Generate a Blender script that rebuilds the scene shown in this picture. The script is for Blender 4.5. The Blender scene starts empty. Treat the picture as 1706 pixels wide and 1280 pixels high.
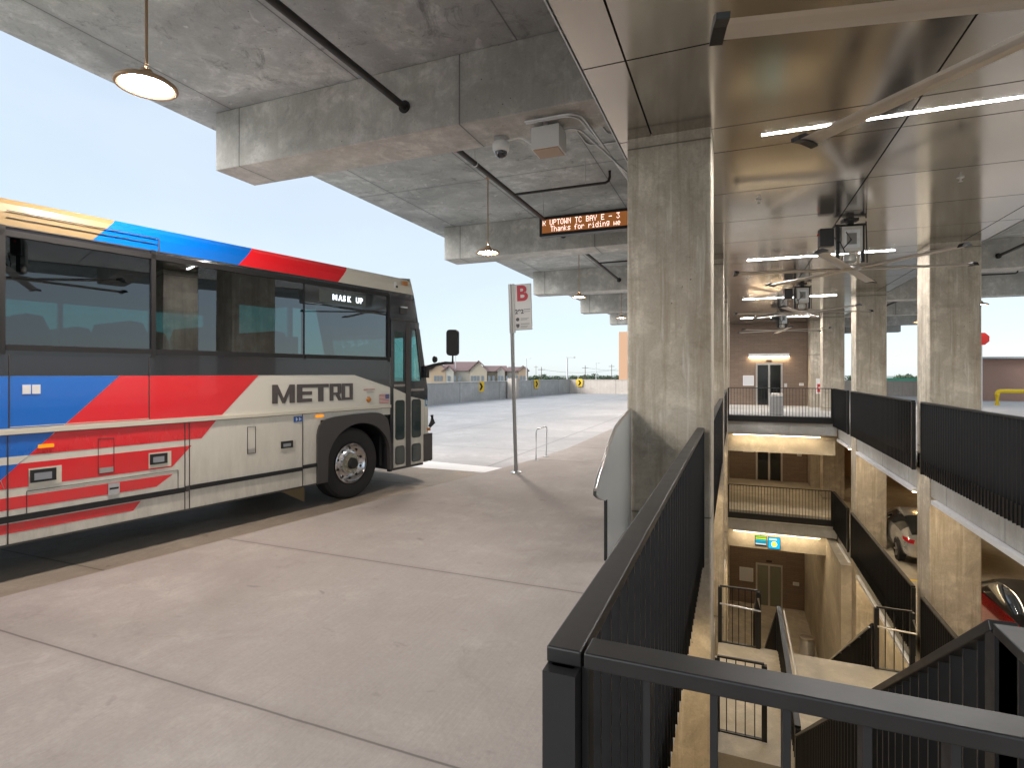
import bpy, math, random
from math import sin, cos, radians, pi
from mathutils import Vector, Matrix
random.seed(7)
S = bpy.context.scene
COL = S.collection

# ------------------------------------------------------------------ camera, sky, sun, exposure
TH = radians(22.0); CAMZ = 1.75; F_PX = 918.0
cd = bpy.data.cameras.new('camera'); cam = bpy.data.objects.new('camera', cd); COL.objects.link(cam)
cam.location = (0, 0, CAMZ); cam.rotation_euler = (radians(90), 0, TH)
cd.sensor_width = 36; cd.lens = F_PX / 1706 * 36
cd.shift_y = -(640 - 622) / 1706.0
cd.clip_start = 0.05; cd.clip_end = 6000
S.camera = cam
S.render.resolution_x, S.render.resolution_y = 1024, 769

SUN_EL, SUN_AZ = radians(29), radians(-132)      # azimuth from +Y towards +X
w = bpy.data.worlds.new('World'); S.world = w; w.use_nodes = True
nt = w.node_tree; bg = nt.nodes['Background']
sky = nt.nodes.new('ShaderNodeTexSky'); sky.sky_type = 'NISHITA'; sky.sun_disc = False
sky.sun_elevation = SUN_EL; sky.sun_rotation = SUN_AZ
sky.air_density = 1.0; sky.dust_density = 0.4; sky.ozone_density = 2.5; sky.altitude = 0
# thin high cloud veil over the clear sky
wtc = nt.nodes.new('ShaderNodeTexCoord'); wmp = nt.nodes.new('ShaderNodeMapping'); wmp.inputs['Scale'].default_value = (1, 1, 3.5)
wn = nt.nodes.new('ShaderNodeTexNoise'); wn.inputs['Scale'].default_value = 1.6; wn.inputs['Detail'].default_value = 5; wn.inputs['Distortion'].default_value = .4
wr = nt.nodes.new('ShaderNodeMapRange'); wr.inputs[1].default_value = .3; wr.inputs[2].default_value = .75; wr.inputs[3].default_value = .62; wr.inputs[4].default_value = .86
wm = nt.nodes.new('ShaderNodeMix'); wm.data_type = 'RGBA'; wm.inputs[7].default_value = (4.8, 5.45, 6.0, 1)
nt.links.new(wtc.outputs['Generated'], wmp.inputs[0]); nt.links.new(wmp.outputs[0], wn.inputs['Vector']); nt.links.new(wn.outputs[0], wr.inputs[0])
nt.links.new(wr.outputs[0], wm.inputs[0]); nt.links.new(sky.outputs[0], wm.inputs[6]); nt.links.new(wm.outputs[2], bg.inputs[0])
bg.inputs[1].default_value = 0.0555
sl = bpy.data.lights.new('sun', 'SUN'); sl.energy = 1.5; sl.angle = radians(40); sl.color = (1, .96, .91)
so = bpy.data.objects.new('sun', sl); COL.objects.link(so)
sd = Vector((sin(SUN_AZ) * cos(SUN_EL), cos(SUN_AZ) * cos(SUN_EL), sin(SUN_EL)))
so.rotation_euler = (-sd).to_track_quat('-Z', 'Y').to_euler()
S.view_settings.view_transform = 'Standard'; S.view_settings.look = 'None'
S.view_settings.exposure = 1.72; S.view_settings.gamma = 1
S.cycles.use_denoising = True
S.cycles.max_bounces = 9; S.cycles.diffuse_bounces = 5; S.cycles.glossy_bounces = 4
S.cycles.transparent_max_bounces = 12; S.cycles.sample_clamp_indirect = 6
S.cycles.caustics_reflective = False; S.cycles.caustics_refractive = False

# ------------------------------------------------------------------ materials
def nmat(name):
    m = bpy.data.materials.new(name); m.use_nodes = True
    return m, m.node_tree, m.node_tree.nodes['Principled BSDF']

def mat(name, col, rough=.5, metal=0.0, bump=0.0, var=0.0, vscale=6.0, coat=0.0, spec=.5, grime=0.0):
    m, t, b = nmat(name)
    b.inputs['Base Color'].default_value = (*col, 1); b.inputs['Roughness'].default_value = rough
    b.inputs['Metallic'].default_value = metal; b.inputs['Coat Weight'].default_value = coat
    b.inputs['Coat Roughness'].default_value = .05; b.inputs['Specular IOR Level'].default_value = spec
    if coat and not bump: bump = .12; vscale = 1.6
    if var or bump:
        tc = t.nodes.new('ShaderNodeTexCoord'); n = t.nodes.new('ShaderNodeTexNoise')
        n.inputs['Scale'].default_value = vscale; n.inputs['Detail'].default_value = 6
        t.links.new(tc.outputs['Object'], n.inputs['Vector'])
        if var:
            mx = t.nodes.new('ShaderNodeMix'); mx.data_type = 'RGBA'
            mx.inputs[6].default_value = (*[c * (1 - var) for c in col], 1)
            mx.inputs[7].default_value = (*[min(1, c * (1 + var)) for c in col], 1)
            t.links.new(n.outputs[0], mx.inputs[0]); t.links.new(mx.outputs[2], b.inputs['Base Color'])
            mr = t.nodes.new('ShaderNodeMapRange'); mr.inputs[3].default_value = max(0, rough - .08); mr.inputs[4].default_value = rough + .08
            t.links.new(n.outputs[0], mr.inputs[0]); t.links.new(mr.outputs[0], b.inputs['Roughness'])
        if bump:
            bp = t.nodes.new('ShaderNodeBump'); bp.inputs['Strength'].default_value = bump; bp.inputs['Distance'].default_value = .01
            t.links.new(n.outputs[0], bp.inputs['Height']); t.links.new(bp.outputs[0], b.inputs['Normal'])
    if grime:      # road film thrown up on the lower skirt
        tc = t.nodes.new('ShaderNodeTexCoord'); sp_ = t.nodes.new('ShaderNodeSeparateXYZ'); t.links.new(tc.outputs['Object'], sp_.inputs[0])
        mp = t.nodes.new('ShaderNodeMapping'); mp.inputs['Scale'].default_value = (3, 3, .8); t.links.new(tc.outputs['Object'], mp.inputs[0])
        n = t.nodes.new('ShaderNodeTexNoise'); n.inputs['Scale'].default_value = 2.4; n.inputs['Detail'].default_value = 8; n.inputs['Roughness'].default_value = .75; t.links.new(mp.outputs[0], n.inputs['Vector'])
        r1 = t.nodes.new('ShaderNodeMapRange'); r1.inputs[1].default_value = 1.5; r1.inputs[2].default_value = .3; t.links.new(sp_.outputs[2], r1.inputs[0])
        r2 = t.nodes.new('ShaderNodeMapRange'); r2.inputs[1].default_value = .35; r2.inputs[2].default_value = .75; r2.inputs[3].default_value = .1; r2.inputs[4].default_value = grime; t.links.new(n.outputs[0], r2.inputs[0])
        mu = t.nodes.new('ShaderNodeMath'); mu.operation = 'MULTIPLY'; t.links.new(r1.outputs[0], mu.inputs[0]); t.links.new(r2.outputs[0], mu.inputs[1])
        mx = t.nodes.new('ShaderNodeMix'); mx.data_type = 'RGBA'; mx.inputs[6].default_value = (*col, 1); mx.inputs[7].default_value = (.20, .165, .125, 1)
        t.links.new(mu.outputs[0], mx.inputs[0]); t.links.new(mx.outputs[2], b.inputs['Base Color'])
        m3 = t.nodes.new('ShaderNodeMath'); m3.operation = 'MULTIPLY_ADD'; m3.inputs[1].default_value = .5; m3.inputs[2].default_value = rough; t.links.new(mu.outputs[0], m3.inputs[0]); t.links.new(m3.outputs[0], b.inputs['Roughness'])
    return m

def emit(name, col, s):
    m = bpy.data.materials.new(name); m.use_nodes = True; t = m.node_tree; t.nodes.clear()
    e = t.nodes.new('ShaderNodeEmission'); o = t.nodes.new('ShaderNodeOutputMaterial')
    e.inputs[0].default_value = (*col, 1); e.inputs[1].default_value = s
    t.links.new(e.outputs[0], o.inputs[0]); return m

def concrete(name, dark, light, joints=(), streak=0.0, rough=.8, grain=1.0, bumps=.25, holes=False, brushed=False, stain=.5, scale=1.0, shine=False, spots=0.0):
    """joints: (axis, period, offset, width) dark lines of the form boards"""
    m, t, b = nmat(name); N = t.nodes; L = t.links
    tc = N.new('ShaderNodeTexCoord'); sep = N.new('ShaderNodeSeparateXYZ'); L.new(tc.outputs['Object'], sep.inputs[0])
    def noise(sc, det=6, vec=None, rg=.6, dist=0):
        n = N.new('ShaderNodeTexNoise'); n.inputs['Scale'].default_value = sc; n.inputs['Detail'].default_value = det
        n.inputs['Roughness'].default_value = rg; n.inputs['Distortion'].default_value = dist
        L.new(vec or tc.outputs['Object'], n.inputs['Vector']); return n
    def ramp(src, a, bb, lo=0.0, hi=1.0):
        r = N.new('ShaderNodeMapRange'); r.inputs[1].default_value = a; r.inputs[2].default_value = bb
        r.inputs[3].default_value = lo; r.inputs[4].default_value = hi; r.clamp = True
        L.new(src, r.inputs[0]); return r.outputs[0]
    def mixc(fac, c1, c2, mode='MIX'):
        x = N.new('ShaderNodeMix'); x.data_type = 'RGBA'; x.blend_type = mode
        if isinstance(fac, float): x.inputs[0].default_value = fac
        else: L.new(fac, x.inputs[0])
        for i, c in ((6, c1), (7, c2)):
            if isinstance(c, tuple): x.inputs[i].default_value = (*c, 1)
            else: L.new(c, x.inputs[i])
        return x.outputs[2]
    n1 = noise(.55 * scale, 8, dist=.6); n2 = noise(3.1 * scale, 8, rg=.7, dist=.4); n3 = noise(38 * scale, 4, rg=.7)
    c = mixc(ramp(n1.outputs[0], .36, .62), dark, light)
    mid = tuple((a + bb) / 2 * 1.02 for a, bb in zip(dark, light))
    c = mixc(ramp(n2.outputs[0], .40, .60, 0, .8), c, mixc(ramp(n2.outputs[0], .5, .75), dark, mid))
    c = mixc(ramp(n3.outputs[0], .3, .7, 0, .28 * grain), c, tuple(x * .6 for x in dark))
    # blotchy stains
    n4 = noise(1.3 * scale, 10, rg=.75, dist=1.5)
    c = mixc(ramp(n4.outputs[0], .56, .68, 0, stain), c, tuple(x * .48 for x in dark))
    n8 = noise(6.5 * scale, 9, rg=.78, dist=.8); c = mixc(ramp(n8.outputs[0], .57, .70, 0, stain * .8), c, tuple(x * .45 for x in dark))
    if spots:
        mp8 = N.new('ShaderNodeMapping'); mp8.inputs['Scale'].default_value = (1.0, 1.7, 1); L.new(tc.outputs['Object'], mp8.inputs[0])
        n9 = noise(3.4, 3, mp8.outputs[0], .5, .3); c = mixc(ramp(n9.outputs[0], .68, .76, 0, spots), c, tuple(x * .38 for x in dark))
        n10 = noise(.35, 5, rg=.65, dist=1); c = mixc(ramp(n10.outputs[0], .5, .66, 0, spots * .7), c, tuple(x * .68 for x in dark))
    n5 = noise(2.2 * scale, 3, dist=2)
    c = mixc(ramp(n5.outputs[0], .62, .78, 0, .35 * stain * 2), c, tuple(min(.9, x * 1.25) for x in light))
    if streak:
        mp = N.new('ShaderNodeMapping'); mp.inputs['Scale'].default_value = (7, 7, .35); L.new(tc.outputs['Object'], mp.inputs[0])
        n6 = noise(1.0, 6, mp.outputs[0], .7)
        c = mixc(ramp(n6.outputs[0], .5, .78, 0, streak), c, (dark[0] * .62, dark[1] * .52, dark[2] * .38))
        n7 = noise(1.7, 6, mp.outputs[0], .7)
        c = mixc(ramp(n7.outputs[0], .56, .8, 0, streak * .8), c, tuple(min(.9, x * 1.3) for x in light))
    if brushed:
        mp = N.new('ShaderNodeMapping'); mp.inputs['Scale'].default_value = (90, 2.0, 2); mp.inputs['Rotation'].default_value = (0, 0, radians(3)); L.new(tc.outputs['Object'], mp.inputs[0])
        nb = noise(1.0, 3, mp.outputs[0], .6)
        c = mixc(ramp(nb.outputs[0], .35, .75, 0, .22), c, tuple(x * .6 for x in dark))
    if holes:
        v = N.new('ShaderNodeTexVoronoi'); v.inputs['Scale'].default_value = 9; L.new(tc.outputs['Object'], v.inputs['Vector'])
        r = ramp(v.outputs['Distance'], .06, .09, 1, 0)
        g = noise(.9); rr = ramp(g.outputs[0], .55, .6)
        mu = N.new('ShaderNodeMath'); mu.operation = 'MULTIPLY'; L.new(r, mu.inputs[0]); L.new(rr, mu.inputs[1])
        c = mixc(mu.outputs[0], c, tuple(x * .35 for x in dark))
    for ax, per, off, wd in joints:
        s = N.new('ShaderNodeMath'); s.operation = 'SUBTRACT'; L.new(sep.outputs[ax], s.inputs[0]); s.inputs[1].default_value = off
        wob = ramp(n2.outputs[0], 0, 1, -.006, .006); ad = N.new('ShaderNodeMath'); L.new(s.outputs[0], ad.inputs[0]); L.new(wob, ad.inputs[1])
        p = N.new('ShaderNodeMath'); p.operation = 'PINGPONG'; L.new(ad.outputs[0], p.inputs[0]); p.inputs[1].default_value = per / 2
        k = ramp(p.outputs[0], wd * .35, wd, .85, 0)
        c = mixc(k, c, tuple(x * .3 for x in dark))
        k2 = ramp(p.outputs[0], wd, wd * 7, .22, 0); c = mixc(k2, c, tuple(x * .5 for x in dark))
    L.new(c, b.inputs['Base Color'])
    b.inputs['Specular IOR Level'].default_value = .35
    if shine: L.new(ramp(n1.outputs[0], .3, .7, rough - .12, rough + .12), b.inputs['Roughness'])
    else: b.inputs['Roughness'].default_value = rough
    mm = N.new('ShaderNodeMath'); mm.operation = 'MULTIPLY_ADD'; L.new(n2.outputs[0], mm.inputs[0]); mm.inputs[1].default_value = 1.5; L.new(n3.outputs[0], mm.inputs[2])
    bp = N.new('ShaderNodeBump'); bp.inputs['Strength'].default_value = bumps; bp.inputs['Distance'].default_value = .012
    L.new(mm.outputs[0], bp.inputs['Height']); L.new(bp.outputs[0], b.inputs['Normal'])
    return m

def brick(name, c1, c2, mortar):
    m, t, b = nmat(name)
    tc = t.nodes.new('ShaderNodeTexCoord'); mp = t.nodes.new('ShaderNodeMapping'); mp.inputs['Rotation'].default_value = (radians(90), 0, 0)
    br = t.nodes.new('ShaderNodeTexBrick'); br.inputs['Color1'].default_value = (*c1, 1); br.inputs['Color2'].default_value = (*c2, 1)
    br.inputs['Mortar'].default_value = (*mortar, 1); br.inputs['Scale'].default_value = 1; br.inputs['Mortar Size'].default_value = .006
    br.inputs['Brick Width'].default_value = .4; br.inputs['Row Height'].default_value = .1
    t.links.new(tc.outputs['Object'], mp.inputs[0]); t.links.new(mp.outputs[0], br.inputs['Vector']); t.links.new(br.outputs[0], b.inputs['Base Color'])
    b.inputs['Roughness'].default_value = .8
    return m

def glass(name, tint, refl=.3, rough=0.0):
    m = bpy.data.materials.new(name); m.use_nodes = True; t = m.node_tree; t.nodes.clear()
    tr = t.nodes.new('ShaderNodeBsdfTransparent'); gl = t.nodes.new('ShaderNodeBsdfGlossy'); mx = t.nodes.new('ShaderNodeMixShader'); o = t.nodes.new('ShaderNodeOutputMaterial')
    tr.inputs[0].default_value = (*tint, 1); gl.inputs[0].default_value = (.95, .96, 1, 1); gl.inputs['Roughness'].default_value = rough
    lw = t.nodes.new('ShaderNodeLayerWeight'); lw.inputs[0].default_value = .45
    mr = t.nodes.new('ShaderNodeMapRange'); mr.inputs[3].default_value = refl * .75; mr.inputs[4].default_value = min(1, refl * 2.4)
    t.links.new(lw.outputs['Facing'], mr.inputs[0]); t.links.new(mr.outputs[0], mx.inputs[0])
    tc = t.nodes.new('ShaderNodeTexCoord'); n = t.nodes.new('ShaderNodeTexNoise'); n.inputs['Scale'].default_value = .9; n.inputs['Detail'].default_value = 1
    bp = t.nodes.new('ShaderNodeBump'); bp.inputs['Strength'].default_value = .05; bp.inputs['Distance'].default_value = .05
    t.links.new(tc.outputs['Object'], n.inputs['Vector']); t.links.new(n.outputs[0], bp.inputs['Height']); t.links.new(bp.outputs[0], gl.inputs['Normal'])
    t.links.new(tr.outputs[0], mx.inputs[1]); t.links.new(gl.outputs[0], mx.inputs[2]); t.links.new(mx.outputs[0], o.inputs[0])
    return m

M = dict(
    col=concrete('column_concrete', (.38, .33, .26), (.84, .77, .64), joints=((2, 4.2, 2.7, .012),), streak=.8, bumps=.4, stain=.4, holes=True),
    beam=concrete('beam_concrete', (.36, .355, .33), (.74, .73, .69), joints=((0, 3.9, .55, .014),), streak=.25, holes=True, stain=.4),
    slab=concrete('slab_concrete', (.33, .345, .335), (.70, .72, .70), joints=((0, 2.44, -.1, .014), (1, 3.77, 3.3, .014)), stain=.8, holes=True),
    walk=concrete('platform_concrete', (.37, .335, .31), (.48, .44, .41), joints=((1, 8.4, 2.17, .010), (1, 8.4, 4.27, .010)), brushed=True, spots=.5, stain=.3, rough=.75, bumps=.16),
    road=concrete('drive_concrete', (.40, .395, .40), (.56, .555, .565), joints=((1, 4.6, 3.4, .012), (0, 4.0, -8.6, .012)), brushed=True, spots=.45, stain=.35, rough=.6, shine=True, bumps=.15),
    pad=concrete('bay_dark_concrete', (.29, .245, .195), (.43, .37, .30), brushed=True, spots=.6, stain=.5, rough=.62, joints=((1, 4.6, 3.4, .012),), shine=True),
    deck=concrete('deck_concrete', (.52, .51, .50), (.66, .65, .63), stain=.2, rough=.8),
    edge=concrete('edge_concrete', (.42, .42, .41), (.58, .58, .56), joints=((1, 2.5, .6, .01),), streak=.3, stain=.3),
    low=concrete('stair_concrete', (.40, .36, .29), (.66, .60, .49), stain=.25, bumps=.2),
    parapet=concrete('parapet_concrete', (.40, .41, .415), (.56, .57, .57), streak=.5, joints=((1, 5.2, .4, .02),), stain=.3),
    farwall=concrete('far_parapet_concrete', (.55, .49, .44), (.68, .62, .56), streak=.4, joints=((0, 5.2, .4, .02),), stain=.3),
    brick=brick('brown_brick', (.20, .145, .11), (.235, .17, .13), (.13, .10, .08)),
    black=mat('black_powder_coat', (.010, .010, .011), .42, .0, var=.25, vscale=30),
    blackrail=mat('black_rail_paint', (.011, .0105, .0105), .42, .0, bump=.12, var=.8, vscale=7),
    pipe=mat('black_pipe', (.02, .018, .017), .5),
    galv=mat('galvanised', (.62, .63, .64), .38, .85, var=.15, vscale=20),
    steel=mat('brushed_steel', (.6, .58, .55), .28, .9),
    alu=mat('fan_aluminium', (.62, .58, .54), .35, .6),
    white=mat('white_enamel', (.78, .78, .77), .4),
    offwhite=mat('lamp_housing', (.40, .27, .16), .5),
    soffit=mat('bronze_metal_panel', (.50, .475, .44), .14, .9, var=.10, vscale=1.2),
    gap=mat('panel_gap', (.01, .009, .009), .8),
    trim=mat('soffit_edge_trim', (.45, .46, .46), .3, .6),
    led=emit('tube_light', (1, .96, .93), 105), pend=emit('pendant_diffuser', (1, .87, .77), 150),
    warm=emit('warm_strip', (1, .77, .48), 14), cool=mat('lamp_cover_white', (.8, .82, .86), .35),
    yellow=mat('yellow_paint', (.80, .55, .01), .45), red=mat('red_paint', (.55, .03, .025), .4),
    paint=mat('road_marking_white', (.78, .79, .80), .7, var=.08, vscale=9),
)

# ------------------------------------------------------------------ mesh builder
class MB:
    def __init__(s): s.v = []; s.f = []; s.m = []; s.mats = []
    def mi(s, m):
        m = M[m] if isinstance(m, str) else m
        if m not in s.mats: s.mats.append(m)
        return s.mats.index(m)
    def poly(s, pts, m):
        i = len(s.v); s.v += [tuple(p) for p in pts]; s.f.append(tuple(range(i, i + len(pts)))); s.m.append(s.mi(m)); return s
    def box(s, x0, x1, y0, y1, z0, z1, m):
        i = len(s.v); k = s.mi(m)
        s.v += [(x, y, z) for z in (z0, z1) for y in (y0, y1) for x in (x0, x1)]
        for q in ((0, 2, 3, 1), (4, 5, 7, 6), (0, 1, 5, 4), (2, 6, 7, 3), (0, 4, 6, 2), (1, 3, 7, 5)):
            s.f.append(tuple(i + a for a in q)); s.m.append(k)
        return s
    def prism(s, pts, d, m):           # pts 3-D ring, extruded by vector d
        i = len(s.v); k = s.mi(m); n = len(pts); d = Vector(d)
        s.v += [tuple(p) for p in pts] + [tuple(Vector(p) + d) for p in pts]
        s.f.append(tuple(range(i, i + n))[::-1]); s.m.append(k); s.f.append(tuple(range(i + n, i + 2 * n))); s.m.append(k)
        for a in range(n):
            b = (a + 1) % n; s.f.append((i + a, i + b, i + n + b, i + n + a)); s.m.append(k)
        return s
    def bar(s, a, b, w, h, m, up=(0, 0, 1)):     # rectangular bar from a to b
        a = Vector(a); b = Vector(b); d = (b - a).normalized(); r = d.cross(Vector(up))
        if r.length < 1e-4: r = d.cross(Vector((0, 1, 0)))
        r.normalize(); u = r.cross(d).normalized()
        return s.prism([a + r * w / 2 + u * h / 2, a - r * w / 2 + u * h / 2, a - r * w / 2 - u * h / 2, a + r * w / 2 - u * h / 2], b - a, m)
    def tube(s, pts, r, m, n=10, cap=True):
        pts = [Vector(p) for p in pts]; k = s.mi(m); rings = []
        for j, p in enumerate(pts):
            d = (pts[min(j + 1, len(pts) - 1)] - pts[max(j - 1, 0)]).normalized()
            q = d.cross(Vector((0, 0, 1)));
            if q.length < 1e-3: q = d.cross(Vector((0, 1, 0)))
            q.normalize(); u = q.cross(d); i = len(s.v); rr = r[j] if isinstance(r, (list, tuple)) else r
            s.v += [tuple(p + (q * cos(2 * pi * a / n) + u * sin(2 * pi * a / n)) * rr) for a in range(n)]; rings.append(i)
        for a, b in zip(rings, rings[1:]):
            for c in range(n):
                e = (c + 1) % n; s.f.append((a + c, a + e, b + e, b + c)); s.m.append(k)
        if cap:
            s.f.append(tuple(rings[0] + c for c in range(n))[::-1]); s.m.append(k); s.f.append(tuple(rings[-1] + c for c in range(n))); s.m.append(k)
        return s
    def lathe(s, prof, m, c=(0, 0, 0), axis='z', n=32, mats=None):
        k = s.mi(m); rings = []
        for (r, h) in prof:
            i = len(s.v)
            for a in range(n):
                x, y = r * cos(2 * pi * a / n), r * sin(2 * pi * a / n)
                p = (x, y, h) if axis == 'z' else ((x, h, y) if axis == 'y' else (h, x, y))
                s.v.append((p[0] + c[0], p[1] + c[1], p[2] + c[2]))
            rings.append(i)
        for j, (a, b) in enumerate(zip(rings, rings[1:])):
            kk = s.mi(mats[j]) if mats else k
            for e in range(n):
                g = (e + 1) % n; s.f.append((a + e, a + g, b + g, b + e)); s.m.append(kk)
        return s
    def build(s, name, parent=None, label=None, cat=None, group=None, kind=None, origin=(0, 0, 0), smooth=False, bevel=0, loc=None, rot=None):
        me = bpy.data.meshes.new(name); o0 = Vector(origin)
        me.from_pydata([tuple(Vector(p) - o0) for p in s.v], [], s.f); me.update()
        for m in s.mats: me.materials.append(m)
        me.polygons.foreach_set('material_index', s.m)
        if smooth:
            me.polygons.foreach_set('use_smooth', [True] * len(me.polygons))
            try: me.set_sharp_from_angle(angle=radians(smooth if smooth > 1 else 40))
            except Exception: pass
        o = bpy.data.objects.new(name, me); COL.objects.link(o); o.location = loc if loc else origin
        if rot: o.rotation_euler = rot
        if parent: o.parent = parent
        if bevel:
            b = o.modifiers.new('bevel', 'BEVEL'); b.width = bevel; b.segments = 2; b.limit_method = 'ANGLE'
        tag(o, label, cat, group, kind); return o

def tag(o, label=None, cat=None, group=None, kind=None):
    if label: o['label'] = label
    if cat: o['category'] = cat
    if group: o['group'] = group
    if kind: o['kind'] = kind
    return o

def thing(name, label, cat, loc=(0, 0, 0), rz=0, group=None):
    o = bpy.data.objects.new(name, None); COL.objects.link(o); o.location = loc; o.rotation_euler = (0, 0, rz); o.empty_display_size = .2
    return tag(o, label, cat, group)

def children(o): return [c for c in bpy.data.objects if c.parent == o]
def dup(o, loc, label=None, rz=None, parent=None):
    c = o.copy(); COL.objects.link(c)
    if parent: c.parent = parent
    else:
        c.location = loc
        if rz is not None: c.rotation_euler = (0, 0, rz)
        if label: c['label'] = label
    for ch in children(o): dup(ch, None, parent=c)
    return c

def ray(x, y, d):
    u = (x - 853) / F_PX
    return Vector((d * (-sin(TH) + u * cos(TH)), d * (cos(TH) + u * sin(TH)), CAMZ - (y - 622) * d / F_PX))

ROWS = [6.45 + 7.55 * k for k in range(7)]       # front faces of the column and beam lines
ORD = ['first', 'second', 'third', 'fourth', 'fifth', 'sixth', 'seventh']
LV1 = -4.1; GR = -10.95                          # parking level below, street level

# ------------------------------------------------------------------ ground, decks, platform
MB().box(-900, 900, -900, 3000, -11.6, -11.1, mat('far_ground', (.30, .31, .28), .9, var=.25, vscale=.02)).build('ground', kind='structure')
# bus drive: one deck with its thickness
MB().box(-19.5, -.9, -12, 50.2, -.55, -.13, 'road').build('bus_drive', kind='structure')
# raised platform with saw-tooth bay edge
A = radians(11)
def curb(y): return -5.32 + (y - 2.49) * math.tan(A)
pl = [(-.42, -12), (-.42, 50), (-3.55, 50), (-3.6, 14), (-3.62, 12.4), (-3.78, 10.6), (curb(9.4), 9.4), (curb(-12), -12)]
MB().prism([(x, y, -.128) for x, y in pl], (0, 0, .128), 'walk').build('platform', kind='structure', bevel=.012)
MB().prism([(-.42, -12, -.002), (4.2, -12, -.002), (4.2, 1.05, -.002), (-.42, 1.05, -.002)], (0, 0, -.3), 'walk').build('walkway', kind='structure')
MB().box(-.42, -.418, -12, 1.05, -.3, -.004, 'walk').build('walkway_joint', kind='structure')
MB().box(3.79, 34, -12, 50, -.35, 0, 'deck').build('upper_deck', kind='structure')
MB().box(-.9, 3.8, 25.2, 50, -.33, 0, 'deck').build('lobby_floor', kind='structure')
MB().poly([(-6.12, 9.45, -.125), (-4.1, 9.45, -.125), (-4.05, 10.0, -.125), (-6.2, 10.25, -.125)], 'paint').build('stop_line', kind='structure')
MB().poly([(curb(-11) - .01, -11, -.126), (curb(9.3) - .01, 9.3, -.126), (curb(9.3) - 2.2, 9.6, -.126), (curb(5) - 3.4, 5, -.126), (curb(-11) - 3.4, -11, -.126)][::-1], 'pad').build('bay_dark_sheet', kind='structure')  # thin brown sheet over the drive, darker than it along the bay
# slab edges and the level below
e = MB(); e.box(3.82, 4.2, -12, 25.2, -.84, -.352, 'edge'); e.box(3.79, 34, -12, 50, LV1 - .35, LV1, 'low'); e.box(3.82, 4.2, -12, 25.2, LV1 - .85, LV1 - .352, 'edge')
e.build('lower_parking_deck', kind='structure')
e = MB(); e.box(-.9, -.42, -12, 25.2, -.86, -.132, 'edge'); e.box(-1.3, -.42, -12, 25.2, LV1 - .8, LV1, 'low'); e.build('west_slab_edge', kind='structure')
e = MB(); e.box(-.42, 3.78, .7, 1.04, -.9, -.304, 'edge'); e.build('south_slab_edge', kind='structure')
for z in (0, LV1):
    e = MB(); e.box(-.4, 3.78, 25.2, 25.5, z - .76, z - .335, 'edge'); e.box(-.4, 3.78, 25.62, 26.3, z - 1.6, z - .335, 'low')
    if z: e.box(-.9, 3.8, 25.5, 33.1, z - .33, z, 'low')
    e.build('landing_floor', kind='structure')
MB().box(-20, 34, -14, 60, GR - .12, GR, 'low').build('street_level_floor', kind='structure')
tag(MB().box(-1.7, -1.35, -12, 40, GR, -.56, 'low').build('concrete_wall'), 'tall tan concrete wall below the bus platform, left of the stairwell', 'wall')
tag(MB().box(3.45, 3.78, 22.2, 33.0, GR, LV1 - .86, 'low').build('concrete_wall'), 'pale concrete wall at street level right of the elevator lobby', 'wall')
tag(MB().box(24, 24.4, -12, 50, LV1, -.36, mat('garage_wall_paint', (.42, .25, .12), .8, var=.1)).build('concrete_wall'), 'brownish orange back wall of the parking level behind the parked cars', 'wall')
tag(MB().box(4.3, 24, 36, 36.4, LV1, -.36, mat('garage_wall_paint2', (.42, .25, .12), .8, var=.1)).build('concrete_wall'), 'orange brown end wall of the parking level beyond the silver car', 'wall')
tag(MB().box(-.42, 3.8, -.4, -.1, GR, -.92, 'low').build('concrete_wall'), 'concrete wall at the near end of the stairwell', 'wall')
tag(MB().box(4.3, 4.6, -12, 50, GR, LV1 - .86, 'low').build('concrete_wall'), 'concrete wall under the parking level, right side of the stairwell', 'wall')

# lobby wall and its fittings
tag(MB().box(-1.3, 3.6, 33.1, 33.6, GR, 4.46, 'brick').build('brick_wall'), 'dark brown brick elevator wall closing the far end of the stairwell', 'wall')
tag(MB().box(3.62, 4.75, 32.0, 33.6, GR, 4.46, 'col').build('concrete_pier'), 'plain concrete pier beside the brown elevator wall', 'pier')
GL = mat('dark_door_glass', (.012, .014, .014), .08)
GLW = mat('pale_door_glass', (.20, .20, .15), .15)
def elevator(z, label, light):
    t = thing('elevator_door', label, 'elevator door', (1.74, 33.1, z), 0, 'elevator doors in the brick wall')
    b = MB(); b.box(-.66, -.58, -.06, -.003, 0, 2.3, 'steel'); b.box(.58, .66, -.06, -.003, 0, 2.3, 'steel'); b.box(-.58, .58, -.06, -.003, 2.2, 2.3, 'steel'); b.box(-.045, .045, -.055, -.003, 0, 2.2, 'steel')
    b.build('door_frame', t)
    for s in (-1, 1):
        MB().box(min(s * .06, s * .56), max(s * .06, s * .56), -.035, -.005, .04, 2.18, GLW if light else GL).build('door_leaf', t)
    MB().box(-.14, .14, -.04, -.003, 2.40, 2.48, 'gap').build('floor_indicator', t)
elevator(0, 'glass elevator doors in the brown wall on the top level', False)
elevator(LV1, 'glass elevator doors on the middle level, partly behind the railing', False)
elevator(GR, 'pale glass elevator doors at street level at the bottom of the stairwell', True)
t = thing('wall_light', 'long white light fixture glowing above the top level elevator doors', 'wall light', (1.72, 33.1, 2.62), 0)
MB().box(-1.0, 1.0, -.16, -.003, .03, .2, 'white').build('housing', t); MB().box(-.98, .98, -.15, -.01, .0, .028, 'warm').build('diffuser', t)
def plate(x0, x1, z0, z1, name, label, cat, m='white', y=33.1):
    b = MB(); b.box(x0, x1, y - .03, y - .003, z0, z1, m); b.box(x0 + .03, x1 - .03, y - .036, y - .031, z0 + .03, z1 - .03, mat('sheet', (.62, .63, .66), .6)); return b.build(name, label=label, cat=cat)
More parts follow.
